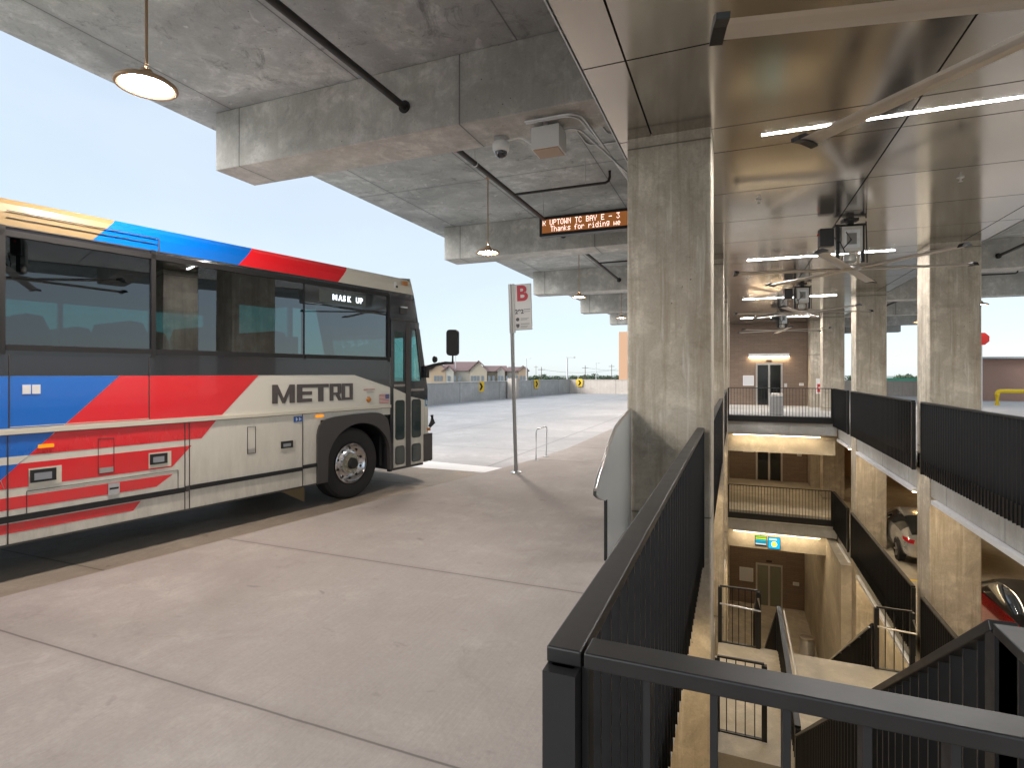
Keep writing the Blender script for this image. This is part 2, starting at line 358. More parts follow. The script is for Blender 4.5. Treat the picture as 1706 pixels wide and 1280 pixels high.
plate(.43, .98, 1.06, 1.62, 'notice_board', 'white square notice left of the top level elevator doors', 'notice')
plate(.43, .98, LV1 + 1.5, LV1 + 2.1, 'notice_board', 'white square notice left of the middle level elevator doors', 'notice')
plate(.25, .95, GR + 1.2, GR + 1.95, 'notice_board', 'pale notice left of the street level elevator doors', 'notice')
plate(2.48, 2.62, 1.0, 1.2, 'call_panel', 'small call button plate right of the top level elevator doors', 'call panel', 'steel')
plate(3.2, 3.42, 1.08, 1.22, 'wall_plate', 'small white plate on the brown wall near the pier, top level', 'wall plate')
plate(3.1, 3.32, LV1 + 1.4, LV1 + 1.56, 'wall_plate', 'small white plate on the brown wall near the pier, middle level', 'wall plate')
plate(2.9, 3.2, GR + 1.3, GR + 1.48, 'wall_plate', 'small white plate on the dark wall above the street level bin', 'wall plate')
t = thing('extinguisher_cabinet', 'white fire extinguisher cabinet with a red extinguisher on the concrete pier', 'fire cabinet', (4.0, 32.0, .7))
MB().box(-.14, .14, -.16, -.003, 0, .78, 'white').build('cabinet', t); MB().box(-.1, .1, -.165, -.161, .08, .5, 'red').build('window', t)
MB().lathe([(.001, .0), (.055, 0), (.055, .02), (.001, .02)], 'white', (0, -.168, .3), 'y', 12).build('round_label', t)
def bin_(loc, label, h, r, m):
    t = thing('litter_bin', label, 'bin', loc, 0)
    MB().lathe([(.01, 0), (r * .95, 0), (r, .03), (r, h - .12), (r * .96, h - .1)], m, n=28).build('drum', t, smooth=True)
    MB().lathe([(r * .8, h - .12), (r * 1.03, h - .09), (r * 1.0, h), (r * .6, h + .03), (.01, h + .03)], 'steel', n=28).build('lid', t, smooth=True)
bin_((2.95, 27.4, GR), 'round steel litter bin on the street level floor by the pale wall', 1.05, .3, 'galv')
t = thing('waste_container', 'square brushed steel waste container behind the top level railing', 'bin', (1.62, 25.75, 0))
MB().box(-.25, .25, -.22, .22, .02, .82, 'galv').build('drum', t, bevel=.02); MB().box(-.26, .26, -.23, .23, .823, .9, 'steel').build('lid', t, bevel=.015)

# ------------------------------------------------------------------ canopy
MB().box(-8.33, 12.7, -3.6, 55, 5.95, 6.35, 'slab').build('canopy_roof', label='board marked concrete canopy slab over the bus bays', cat='canopy')
MB().box(12.72, 17.5, -3.6, 24, 5.95, 6.35, 'slab').build('canopy_roof', label='unseen outer canopy strip over the parking deck, added to darken the coach window reflections', cat='canopy')  # added out of view, so the coach windows reflect a dark canopy
for k, y in enumerate([-1.1] + ROWS):
    b = MB().box(-7.76, 12.15, y, y + .78, 5.02, 5.948, 'beam')
    o = b.build('concrete_beam', origin=(0, y, 5.02), group='canopy beams', cat='beam', bevel=.012,
        label='concrete canopy beam just over the camera, behind the first pendant' if k == 0 else f'{ORD[k-1]} concrete canopy beam from the camera' + (' with the dome camera under it' if k == 1 else ''))
for side, (x0, x1), nm in ((0, (-1.16, -.24), 'platform'), (1, (3.79, 4.67), 'parking')):
    for k, y in enumerate(ROWS):
        if k == 3 and side == 0 or k > 4 : pass
        MB().box(x0, x1, y, y + .85, GR, 5.01, 'col').build('concrete_column', origin=((x0 + x1) / 2, y + .42, GR), group='canopy columns', cat='column', bevel=.02,
            label=f'{ORD[k]} square concrete column from the camera on the {nm} side of the stairwell')
    if side: MB().box(x0, x1, -1.1, -.25, GR, 5.01, 'col').build('concrete_column', origin=(x0, -1.1, GR), group='canopy columns', cat='column', label='square concrete column on the parking side, beside the camera')

# metal soffit: panels with open joints under a dark backing
sof = thing('metal_soffit', 'glossy bronze metal panel ceiling over the stairwell', 'ceiling', (0, 0, 4.47))
MB().box(-1.262, 4.742, -3, 45, .025, .06, 'gap').build('backing', sof)
xs = [-1.27, -.88, 1.70, 4.35, 4.75]; ys = [-3.0]
for k in range(-2, 5):
    y0 = 6.52 + 7.55 * k
    ys += [y0, y0 + .73] + [y0 + .73 + 6.82 / 4 * j for j in (1, 2, 3)]
ys = sorted(v for v in set(ys) if -3 <= v <= 45) + [45]
pm = MB(); g = .009
for a, b_ in zip(xs, xs[1:]):
    for c, d in zip(ys, ys[1:]): pm.box(a + g, b_ - g, c + g, d - g, 0, .022, 'soffit')
pm.build('panel', sof)
MB().box(-1.285, -1.272, -3, 45, -.012, .075, 'trim').build('edge_trim', sof); MB().box(4.752, 4.765, -3, 45, -.012, .075, 'trim').build('edge_trim', sof)
for k in range(0, 5):
    y = 6.885 + 7.55 * k
    t = thing('linear_light', f'slim white strip light in the metal ceiling, {["behind the camera","nearest in view","second from the camera","third from the camera","fourth from the camera","farthest by the lobby"][k+1]}', 'strip light', (1.78, y, 4.47), 0, 'strip lights in the metal ceiling')
    MB().box(-1.5, 1.5, -.03, .03, -.0035, -.001, 'gap').build('housing', t); MB().box(-1.49, 1.49, -.022, .022, -.006, -.004, 'led').build('diffuser', t)
for x, y in ((2.9, 9.4), (2.9, 16.9), (.35, 9.4), (.35, 16.9)):
    t = thing('ceiling_sprinkler', f'small sprinkler head in the metal ceiling on the {"right" if x > 1 else "left"}, {"nearer" if y < 10 else "farther"} one', 'sprinkler', (x, y, 4.47), 0, 'ceiling sprinklers')
    MB().lathe([(.001, -.002), (.045, -.002), (.045, -.012), (.012, -.016), (.012, -.06), (.03, -.066), (.001, -.07)], 'steel', n=12).build('body', t)

# pendants
def pendant(y, label, z=4.33, x=-4.9, first=[None]):
    if first[0]: return dup(first[0], (x, y, z), label)
    t = thing('pendant_light', label, 'pendant light', (x, y, z), 0, 'pendant lights over the bus platform'); first[0] = t
    MB().tube([(0, 0, .14), (0, 0, 5.945 - z)], .013, 'offwhite').build('rod', t)
    MB().lathe([(.012, 5.945 - z), (.05, 5.945 - z), (.05, 5.915 - z), (.014, 5.90 - z)], 'offwhite', n=20).build('ceiling_cap', t)
    MB().lathe([(.02, .155), (.045, .15), (.065, .12), (.07, .095), (.12, .075), (.20, .05), (.243, .02), (.25, .0), (.245, -.012), (.232, -.014), (.205, -.002), (.19, .006)], 'offwhite', n=48).build('shade', t, smooth=60)
    MB().lathe([(.001, .012), (.12, .012), (.18, .014)], 'pend', n=48).build('diffuser', t, smooth=True)
    return t
pendant(3.36, 'large looking pendant light glowing at the upper left, nearest the camera')
for y, l in ((10.75, 'second pendant light, hanging left of the message sign'), (18.2, 'third pendant light, beyond the bay sign'), (25.75, 'fourth pendant light, farthest visible beside the first column'), (33.3, 'fifth pendant light, behind the first column')): pendant(y, l)
p0 = [o for o in bpy.data.objects if o.name == 'pendant_light'][0]
for k in range(1, 6): dup(p0, (8.6, -4.2 + 7.52 * k, 4.33), f'pendant light over the parking deck, {["behind the camera","first","second","third","fourth","fifth"][k]} beyond the stairwell')

# fire pipe
for X, sgn, lab in ((-4.19, 1, 'black sprinkler pipe running under the canopy above the bus platform'), (7.6, 1, 'black sprinkler pipe under the canopy on the parking side')):
    t = thing('sprinkler_pipe', lab, 'pipe', (X, 0, 5.4))
    MB().tube([(0, -3.5, 0), (0, 48, 0)], .045, 'pipe', 14).build('main_pipe', t, smooth=True)
    for k, y in enumerate([-1.1] + ROWS):
        for yy in (y - .012, y + .78 + .012): MB().lathe([(.046, -.012), (.085, -.012), (.085, .012), (.046, .012)], 'pipe', (0, yy, 0), 'y', 18).build('flange', t)
        if k < 7:
            yb = y + 4.0
            MB().tube([(0, yb, 0), (1.9, yb, 0), (1.96, yb, .03), (1.98, yb, .1), (1.98, yb, .22)], .026, 'pipe', 10).build('branch_pipe', t, smooth=True)
            h = MB(); h.tube([(1.5, yb, .03), (1.5, yb, .545)], .006, 'galv', 6); h.build('hanger', t); h = MB(); h.tube([(0, y + 2.2, .05), (0, y + 2.2, .545)], .006, 'galv', 6)
            h.lathe([(.05, -.015), (.056, -.015), (.056, .015), (.05, .015)], 'galv', (0, y + 2.2, 0), 'y', 16); h.build('hanger', t)
    MB().lathe([(.046, -.03), (.07, -.03), (.07, .03), (.046, .03)], 'red', (0, 7.9, 0), 'y', 16).build('coupling', t)

# conduits, junction box, dome camera, speaker
t = thing('dome_camera', 'white dome security camera under the first canopy beam', 'security camera', (-3.0, 7.02, 5.02))
b = MB(); b.box(-.07, .09, -.07, .07, -.07, -.002, 'galv'); b.build('bracket', t)
MB().lathe([(.001, -.07), (.10, -.07), (.118, -.10), (.118, -.17), (.10, -.20), (.085, -.205)], 'white', n=28).build('housing', t, smooth=50)
MB().lathe([(.086, -.2), (.082, -.235), (.06, -.27), (.03, -.29), (.001, -.295)], mat('smoked_dome', (.01, .01, .02), .05, coat=1), n=28).build('dome', t, smooth=60)
t = thing('junction_box', 'white electrical box with conduits under the first beam', 'junction box', (-2.28, 6.95, 5.02))
MB().box(-.19, .19, -.17, .17, -.34, -.05, 'white').build('enclosure', t, bevel=.008); MB().box(-.17, .17, -.15, .15, -.352, -.342, 'offwhite').build('cover', t)
b = MB(); b.box(-.03, .03, -.15, -.1, -.05, -.002, 'galv'); b.box(-.03, .03, .1, .15, -.05, -.002, 'galv'); b.build('bracket', t)
t = thing('conduit_run', 'bundle of grey conduits bending from the junction box towards the first column', 'conduit', (0, 0, 0))
def bend(pts, n=6, r=.16):
    P = [Vector(p) for p in pts]; out = [P[0]]
    for a, b, c in zip(P, P[1:], P[2:]):
        d1 = (a - b).normalized(); d2 = (c - b).normalized(); q1 = b + d1 * r; q2 = b + d2 * r
        out += [q1 * (1 - s) ** 2 + b * 2 * s * (1 - s) + q2 * s * s for s in [i / n for i in range(n + 1)]]
    return out + [P[-1]]
MB().tube(bend([(-2.95, 7.0, 4.94), (-2.7, 7.0, 4.97), (-2.47, 6.98, 4.78)], r=.08), .013, 'white', 8).build('cable_conduit', t, smooth=True)
for i, (xo, zo) in enumerate(((0, 0), (.055, 0), (.11, 0))):
    MB().tube(bend([(-2.5, 6.62 + i * .05, 4.98), (-1.78 - xo, 6.62 + i * .05, 4.98), (-1.60 + xo, 9.6, 4.93)], r=.2) if i != 2 else bend([(-2.1, 7.02, 4.97), (-1.9, 7.02, 4.97), (-1.45, 9.4, 4.9)], r=.15), .014, 'galv', 8).build('conduit', t, smooth=True)
MB().tube(bend([(-2.55, 8.4, 5.93), (-2.5, 9.9, 5.93), (-1.3, 10.0, 5.93)], r=.2), .014, 'galv', 8).build('conduit', t, smooth=True)
MB().tube(bend([(-2.15, 8.2, 5.93), (-2.05, 9.6, 5.93), (-1.3, 9.8, 5.93)], r=.2), .014, 'galv', 8).build('conduit', t, smooth=True)
MB().box(-1.75, -1.55, 9.75, 10.1, 5.86, 5.945, 'galv').build('conduit_box', t)
t = thing('wall_speaker', 'small grey box with a black camera on the far side of the first column top', 'speaker', (-1.62, 12.0, 5.02)); MB().box(-.1, .1, -.1, .1, .25, .9, 'galv').build('case', t); MB().lathe([(.001, 0.25), (.08, .25), (.08, .15), (.04, .1), (.001, .09)], 'black', n=16).build('dome', t, smooth=True)

# ------------------------------------------------------------------ dot-matrix lettering
GLY = {'R': '1E11111E141211', 'U': '1111111111110E', 'P': '1E11111E101010', 'T': '1F040404040404', 'O': '0E11111111110E', 'W': '11111115151B11', 'N': '11191513111111',
 'C': '0E11101010110E', 'B': '1E11111E11111E', 'A': '0E11111F111111', 'Y': '1111110A040404', 'E': '1F10101E10101F', '-': '0000001F000000', '3': '1F02040201110E',
 'h': '10101619111111', 'a': '00000E010F110F', 'n': '00001619111111', 'k': '10101214181412', 's': '00000F100E011E', 'f': '0609081C080808', 'o': '00000E1111110E',
 'r': '00001619101010', 'i': '04000C0404040E', 'd': '01010D1311110F', 'g': '000F11110F010E', 'w': '00001111151B11', 'e': '00000E111F100E', 'M': '111B1515111111', 'S': '0E11100E01110E', 'K': '11121418141211', ' ': '00000000000000'}
def dots(txt, x0, z_top, p, m, y=0.0, w=.86, adv=6, maxx=None, pz=None):
    pz = pz or p
    b = MB()
    for i, ch in enumerate(txt):
        g_ = GLY[ch]
        for r in range(7):
            bits = int(g_[2 * r:2 * r + 2], 16)
            for c in range(5):
                if bits >> (4 - c) & 1:
                    x = x0 + (i * adv + c) * p; z = z_top - r * pz
                    if maxx and x > maxx: continue
                    b.poly([(x, y, z - pz * w), (x + p * w, y, z - pz * w), (x + p * w, y, z), (x, y, z)], m)
    return b
ledm = emit('led_letters', (1, .66, .55), .6)
t = thing('message_sign', 'amber electronic message sign hanging beside the first column', 'electronic sign', (-4.31, 12.4, 5.0))
b = MB(); b.box(0, 2.6, 0, .22, 0, .46, 'black'); b.build('case', t, bevel=.01)
MB().box(.07, 2.53, -.006, -.001, .07, .39, emit('amber_panel', (.36, .13, .04), .22)).build('display', t)
dots('R UPTOWN TC BAY E - 3', .09, .375, .0146, ledm, -.012, pz=.0185, w=1.0).build('lettering', t)
dots('  Thanks for riding we', .12, .222, .0138, ledm, -.012, pz=.0185, w=1.0).build('lettering', t)
b = MB()
for x in (.06, 2.5): b.tube([(x, .11, .45), (x, .11, .915)], .008, 'galv', 6)
b.build('hanger_rods', t)

# ------------------------------------------------------------------ railings
def guard(p0, p1, label, zt=1.15, zb=-.37, sp=.128, bar=(.012, .05), zt1=None, zb1=None, kick=True, group='black picket railings', name='railing', posts=(True, True), rail=(.078, .035)):
    """p0,p1 (x,y,floor z) ends; pickets are flat bars set square to the run"""
    t = thing(name, label, 'railing', p0, 0, group); a = Vector((0, 0, 0)); d = Vector(p1) - Vector(p0); zt1 = zt if zt1 is None else zt1; zb1 = zb if zb1 is None else zb1
    L = math.hypot(d.x, d.y); dx, dy = d.x / L, d.y / L; slope = abs(d.z) > .05
    up = Vector((0, 0, 1))
    MB().bar(a + up * (zt - rail[1] / 2), d + up * (zt1 - rail[1] / 2), rail[0], rail[1], 'blackrail').build('top_rail', t, bevel=.004)
    pk = MB(); n = max(2, int(L / sp))
    for i in range(n + 1):
        s = i / n; x, y, z = d.x * s, d.y * s, d.z * s; h1 = zt + (zt1 - zt) * s - rail[1] - .001; h0 = zb + (zb1 - zb) * s
        hw, hd = bar[0] / 2, bar[1] / 2
        pts = [(x + dx * a1 - dy * a2, y + dy * a1 + dx * a2, z + h0) for a1, a2 in ((-hw, -hd), (hw, -hd), (hw, hd), (-hw, hd))]
        pk.prism(pts, (0, 0, h1 - h0), 'black')
    pk.build('picket_bars', t)  # all pickets of the run, separate bars in one mesh
    if kick: MB().bar(a + up * (zb + .15), d + up * (zb1 + .15), .012, .28, 'black').build('bottom_plate', t)
    else: MB().bar(a + up * (zb + .03), d + up * (zb1 + .03), .05, .02, 'black').build('bottom_rail', t)
    for on, q, h1, h0 in ((posts[0], a, zt, zb), (posts[1], d, zt1, zb1)):
        if on: MB().box(q.x - .036, q.x + .036, q.y - .036, q.y + .036, q.z + h0 - .01, q.z + h1 - rail[1] - .001, 'black').build('end_post', t)
    return t
XL, XR = -.345, 3.66
guard((XL, 1.152, 0), (XL, 6.40, 0), 'nearest black railing along the platform edge, running up to the first column', posts=(True, True))
guard((XL + .045, 1.19, 0), (3.62, 1.19, 0), 'near black railing crossing right in front of the camera over the stairwell', bar=(.014, .05), posts=(False, True), kick=False)
for k in range(3):
    y0, y1 = ROWS[k] + .93, min(ROWS[k + 1] - .06, 25.1)
    if y1 > y0 + .3: guard((XL + .05, y0, 0), (XL + .05, y1, 0), f'{ORD[k+1]} black railing section from the camera on the platform edge')
guard((XR, -.2, 0), (XR, 6.37, 0), 'first black railing section on the parking side, at the right edge', posts=(False, True))
for k in range(3):
    y0, y1 = ROWS[k] + .50, min(ROWS[k + 1] - .03, 25.1)
    guard((XR, y0 + .1, 0), (XR, y1, 0), f'{ORD[k+1]} black railing section from the camera on the parking side')
    z = LV1; guard((XR, y0 + .1, z), (XR, y1, z), f'{ORD[k+1]} black railing section one level down on the parking side')
guard((-.25, 25.15, 0), (3.6, 25.15, 0), 'light looking railing across the far landing on the top level', zb=-.26, bar=(.016, .016), kick=False, rail=(.05, .03), sp=.115)
MB().box(-.3, 3.62, 25.10, 25.19, -.27, -.03, 'black').build('edge_channel', label='black steel edge channel below the top level far railing', cat='channel')
guard((-.25, 25.15, LV1), (3.6, 25.15, LV1), 'railing across the far landing on the middle level', zb=-.26, bar=(.016, .016), kick=False, rail=(.05, .03), sp=.115)
MB().box(-.3, 3.62, 25.10, 25.19, LV1 - .27, LV1 - .03, 'black').build('edge_channel', label='black steel edge channel below the middle level railing', cat='channel')
# slab edge lamps
def edgelamp(p0, p1, label, h=.085, vis='cool', dim=None):
    t = thing('edge_light', label, 'edge light', p0, 0, 'strip lights along the slab edges'); d = Vector(p1) - Vector(p0)
    MB().bar((0, 0, 0), d, .10, h, vis).build('housing', t); MB().bar((0, 0, -h / 2 - .006), d + Vector((0, 0, -h / 2 - .006)), .07, .008, 'warm').build('diffuser', t)
for k in range(-1, 3):
    y0, y1 = (ROWS[k] + .95 if k >= 0 else 0.2), min(ROWS[k + 1] - .35, 24.9)
    if k == 2: y0, y1 = ROWS[2] + .95, 24.9
    edgelamp((3.77, y0, -.89), (3.77, y1, -.89), f'white strip light under the parking side slab edge, {ORD[k+1]} from the camera')
    edgelamp((3.77, y0, LV1 - .89), (3.77, y1, LV1 - .89), f'strip light under the lower parking slab edge, {ORD[k+1]} from the camera')
edgelamp((-.05, 25.3, -.80), (3.2, 25.3, -.80), 'warm strip light under the top level far landing')
edgelamp((-.05, 25.3, LV1 - .80), (3.2, 25.3, LV1 - .80), 'warm strip light under the middle level far landing')
for k in range(3):
    edgelamp((-.46, ROWS[k] - 4.5, -.90), (-.46, ROWS[k] - .4, -.90), f'strip light hidden under the platform slab edge, {ORD[k]} from the camera')
    edgelamp((-.36, ROWS[k] - 4.5, LV1 - .86), (-.36, ROWS[k] - .4, LV1 - .86), f'strip light under the middle level west slab edge, {ORD[k]} from the camera')

# ------------------------------------------------------------------ stairs
ST = -3.6
def stair(x0, x1, ytop, ztop, ybot, zbot, label):
    t = thing('stair_flight', label, 'stairs', ((x0 + x1) / 2, ytop, ztop), 0, 'concrete stair flights'); n = max(4, round(abs(ztop - zbot) / .172)); o = Vector(t.location)
    b = MB(); dy = (ybot - ytop) / n; dz = (zbot - ztop) / n; ring = [(x0, ytop, ztop)]
    for i in range(n):
        ring += [(x0, ytop + dy * i, ztop + dz * (i + 1)), (x0, ytop + dy * (i + 1), ztop + dz * (i + 1))] if i else [(x0, ytop, ztop + dz), (x0, ytop + dy, ztop + dz)]
    ring += [(x0, ybot, zbot - .18), (x0, ytop, ztop - .42)]
    b.prism([Vector(p) - o for p in ring], (x1 - x0, 0, 0), 'low'); b.build('steps', t)
    nb = MB()
    for i in range(n): nb.box(x0 + .04 - o.x, x1 - .04 - o.x, ytop + dy * (i + 1) - .045 * (1 if dy > 0 else -1) * 1 - o.y if dy > 0 else ytop + dy * (i + 1) + .01 - o.y, (ytop + dy * (i + 1) - .01 if dy > 0 else ytop + dy * (i + 1) + .045) - o.y, ztop + dz * (i + 1) - o.z, ztop + dz * (i + 1) + .003 - o.z, 'gap')
    nb.build('nosing_strips', t)
def sguard(x, y0, z0, y1, z1, label, zt=.92, hand=None):
    t = guard((x, y0, z0), (x, y1, z1), label, zt=zt, zb=-.5, kick=False, group='black stair railings', name='stair_railing')
    if hand:
        d = Vector((0, y1 - y0, z1 - z0)); MB().tube([Vector((hand, 0, zt - .08)), Vector((hand, 0, zt - .08)) + d], .02, 'steel', 10).build('handrail', t, smooth=True)
        b = MB()
        for i in range(1, 5): p = d * (i / 5) + Vector((0, 0, zt - .08)); b.tube([p, p + Vector((hand, 0, 0))], .009, 'steel', 6)
        b.build('handrail_brackets', t)
MB().box(-.3, 2.95, 8.3, 11.75, ST - .38, ST, 'low').build('stair_landing', label='broad tan concrete landing in the middle of the stairwell', cat='landing', origin=(1, 10, ST))
MB().box(.5, 3.3, 17.2, 18.7, -7.2, -6.95, 'low').build('stair_landing', label='lower concrete landing at the foot of the second flight', cat='landing', origin=(1, 18, -7))
MB().box(-.3, 3.3, 1.1, 2.2, -.33, -.03, 'low').build('stair_landing', label='concrete top landing of the stairs just beyond the near railing', cat='landing', origin=(1, 2, 0))
stair(.85, 2.9, 2.2, -.03, 8.3, ST, 'nearest stair flight descending away from the camera at the lower right')
stair(.85, 2.30, 11.75, ST, 17.2, -6.95, 'middle stair flight descending from the broad landing towards the lobby')
stair(-.28, .62, 17.2, -6.95, 11.0, GR, 'lowest stair flight turning back down to the street level floor')
MB().box(-.3, .48, 17.2, 18.7, -7.2, -6.952, 'low').build('stair_landing', label='left half of the lower landing', cat='landing', origin=(0, 18, -7))
sguard(.79, 2.2, .065, 8.27, -4.0, 'tall black picket stair railing climbing to the lower right corner', .90)
guard((.79, 1.25, 0), (.79, 2.17, 0), 'short level railing at the head of the nearest stair flight', zt=.965, zb=-.5, kick=False, group='black stair railings', name='stair_railing', posts=(False, False))
guard((.79, 8.32, ST), (.79, 11.75, ST), 'level black railing on the middle of the broad landing', zt=.60, zt1=.86, zb=-.5, kick=False, group='black stair railings', name='stair_railing')
b = MB().tube([(.87, 8.6, ST + .72), (.87, 11.7, ST + .80)], .022, 'steel', 10); b.build('steel_handrail', label='round steel handrail beside the level landing railing', cat='handrail', smooth=True)
sguard(.79, 11.8, ST - .05, 17.15, -6.95, 'stair railing on the left of the middle flight', .83, -.0)
sguard(2.36, 11.8, ST - .05, 17.15, -6.95, 'stair railing on the right of the middle flight, with small lights', .83, -.08)
def lguard(x0, x1, y, z, label, hand=True):
    t = guard((x0, y, z), (x1, y, z), label, zt=1.13, zb=-.02, kick=False, group='landing railings', name='landing_railing', bar=(.014, .014), rail=(.04, .03), sp=.11)
    if hand: MB().tube([(0, -.09, .80), (x1 - x0 + .05, -.09, .76), (x1 - x0, -.09, 1.0)], .018, 'steel', 8).build('handrail', t, smooth=True)
lguard(-.27, .42, 11.72, ST, 'small railing with a steel handrail at the far left of the broad landing')
lguard(2.38, 2.92, 11.72, ST, 'small railing with a steel handrail at the far right of the broad landing')
lguard(-.24, .40, 8.8, ST, 'small railing at the near left edge of the broad landing', False)
guard((2.95, 2.25, -.03), (2.95, 8.25, ST), 'black railing on the wall side of the nearest flight', zt=.9, zb=-.5, kick=False, group='black stair railings', name='stair_railing')
guard((.44, 11.75, ST), (.44, 14.2, ST - 1.4), 'short black return panel left of the middle flight', zt=1.1, zb=-.6, kick=False, group='black stair railings', name='stair_railing')

# monitors by the street level lobby
t = thing('arrival_screens', 'pair of hanging information screens, one green and one cyan, in the street level lobby', 'screens', (.8, 25.6, -5.65))
MB().box(0, .46, 0, .06, .06, .5, 'black').build('screen_case', t); MB().box(.5, .98, 0, .06, 0, .5, 'black').build('screen_case', t)
b = MB()
for i, c in enumerate(((.25, .6, .05), (.55, .65, .05), (.02, .45, .6), (.02, .3, .4), (.5, .6, .6))): b.poly([(.02, -.004, .43 - i * .075), (.44, -.004, .43 - i * .075), (.44, -.004, .485 - i * .075), (.02, -.004, .485 - i * .075)], emit('screen_row', c, .45))
b.build('display', t)
MB().poly([(.52, -.004, .02), (.96, -.004, .02), (.96, -.004, .48), (.52, -.004, .48)], emit('screen_cyan', (.01, .42, .75), .45)).build('display', t)
b = MB(); b.lathe([(.001, 0), (.11, 0)], emit('screen_yellow', (.75, .8, .05), 1), (.74, -.008, .2), 'y', 20); b.lathe([(.05, -.001), (.075, -.001)], emit('screen_green', (.1, .35, .05), 1), (.74, -.008, .2), 'y', 20)
b.poly([(.56, -.006, .38), (.84, -.006, .38), (.84, -.006, .42), (.56, -.006, .42)], emit('screen_white', (.7, .85, .9), 1)); b.build('screen_symbol', t)
b = MB(); b.tube([(.23, .03, .5), (.23, .03, .7)], .012, 'black', 6); b.tube([(.74, .03, .5), (.74, .03, .7)], .012, 'black', 6); b.build('hanger_rods', t)

# ------------------------------------------------------------------ fans
fcasting = mat('fan_tip_black', (.012, .012, .014), .35); silver = mat('fan_motor_silver', (.55, .53, .49), .35, .5, var=.2, vscale=12)
def fan():
    t = thing('ceiling_fan', 'x', 'ceiling fan', (0, 0, 0), 0, 'large ceiling fans over the stairwell')
    b = MB(); 
    for x in (-.20, .20): b.box(x - .028, x + .028, -.03, .03, .12, .78, 'black')
    b.box(-.25, .25, -.05, .05, .765, .80, 'black'); b.box(-.05, .05, -.05, .05, .64, .86, 'black'); b.box(-.12, .12, -.09, .09, .845, .868, 'black'); b.build('mount_frame', t)
    b = MB(); b.box(-.165, .165, -.12, .10, .30, .74, silver); b.box(-.125, .125, -.126, -.121, .36, .68, 'galv'); b.box(-.09, .07, -.132, -.127, .42, .62, mat('fan_plate', (.25, .24, .22), .5)); b.build('gearbox', t, bevel=.01)
    MB().lathe([(.001, .26), (.09, .26), (.10, .22), (.10, .14), (.07, .11), (.001, .11)], silver, n=20).build('motor', t, smooth=40)
    b = MB(); b.box(-.50, -.27, -.08, .08, .42, .74, 'black'); b.box(-.53, -.50, -.02, .02, .62, .66, 'red'); b.build('controller_box', t, bevel=.01)
    b = MB(); b.tube([(-.27, 0, .6), (-.2, -.15, .46), (-.12, -.12, .3), (-.17, -.13, .15)], .011, 'black', 6); b.tube([(-.1, -.13, .64), (-.02, -.14, .5), (-.14, -.14, .36)], .011, 'black', 6); b.tube([(.26, 0, .84), (.26, -.05, .1)], .012, 'black', 6); b.build('cables', t)
    b = MB(); b.lathe([(.001, .05), (.16, .05), (.18, .03), (.18, -.01), (.14, -.03), (.001, -.03)], 'steel', n=24); b.build('hub', t, smooth=40)
    for k in range(6):
        a = radians(60 * k); ca, sa = cos(a), sin(a)
        def P(r, s, z): return (r * ca - s * sa, r * sa + s * ca, z)
        prof = [(-.09, -.012), (-.045, .02), (.025, .026), (.09, -.006), (.025, .004), (-.045, .002)]
        bl = MB(); bl.prism([P(.16, s, z) for s, z in prof], Vector(P(1.86, 0, 0)) - Vector(P(.16, 0, 0)), 'alu'); o = bl.build('blade', t)
        tp = MB(); rg = [(-.105, -.03), (-.06, .03), (.03, .055), (.11, .02), (.10, -.01), (.02, -.006), (-.06, -.02)]
        tp.prism([P(1.86, s, z) for s, z in rg], Vector(P(1.93, 0, 0)) - Vector(P(1.86, 0, 0)), fcasting); tp.build('winglet', o)
    return t
f0 = fan(); f0.location = (1.9, 11.35, 3.6); f0.rotation_euler = (0, 0, radians(9)); f0['label'] = 'second large ceiling fan, the whole of it in view right of centre'
dup(f0, (1.78, 3.54, 3.6), 'nearest large ceiling fan, only its long blades reaching in at the top right', radians(11.7))
dup(f0, (1.9, 18.9, 3.6), 'third large ceiling fan, beyond the whole one', radians(10))
dup(f0, (1.9, 26.5, 3.6), 'farthest large ceiling fan, before the brown wall', radians(35))

# ------------------------------------------------------------------ bay sign, hoop, side panel
def text_mesh(txt, size, m, name, parent, loc, rot, bold=0.0, sx=1.0):
    c = bpy.data.curves.new('tmp', 'FONT'); c.body = txt; c.size = size; c.offset = bold; c.extrude = .0008
    o = bpy.data.objects.new('tmp', c); me = bpy.data.meshes.new_from_object(o); me.name = name; bpy.data.objects.remove(o); me.materials.clear(); me.materials.append(m)
    r = bpy.data.objects.new(name, me); COL.objects.link(r); r.parent = parent; r.location = loc; r.rotation_euler = rot; r.scale = (sx, 1, 1); return r
RP = (radians(90), 0, 0)
t = thing('bus_stop_sign', 'grey bus bay sign post lettered B with route 292', 'bus stop sign', (-3.56, 9.0, 0), radians(4)); t.rotation_euler = (0, radians(-1.7), radians(4))
MB().tube([(0, 0, .02), (0, 0, 3.32)], .032, mat('post_grey', (.32, .31, .30), .4, .5), 16).build('post', t, smooth=True)
MB().lathe([(.001, .03), (.07, .03), (.1, .01), (.1, 0)], 'galv', n=20).build('base_plate', t, smooth=40)
b = MB(); b.box(0.035, .375, -.012, .012, 2.50, 3.31, mat('sign_face', (.60, .59, .57), .5)); b.build('sign_panel', t, bevel=.02)
MB().box(-.04, .06, -.02, .02, 2.46, 3.32, mat('sign_bracket', (.5, .5, .47), .5)).build('bracket', t)
redm = mat('sign_red', (.45, .03, .05), .5); grm = mat('sign_dark', (.08, .08, .09), .5); midg = mat('sign_grey_text', (.3, .3, .31), .5)
text_mesh('B', .37, redm, 'letter', t, (.10, -.0145, 3.02), RP, .012)
text_mesh('292', .105, grm, 'route_number', t, (.07, -.0145, 2.79), RP, .003)
b = MB()
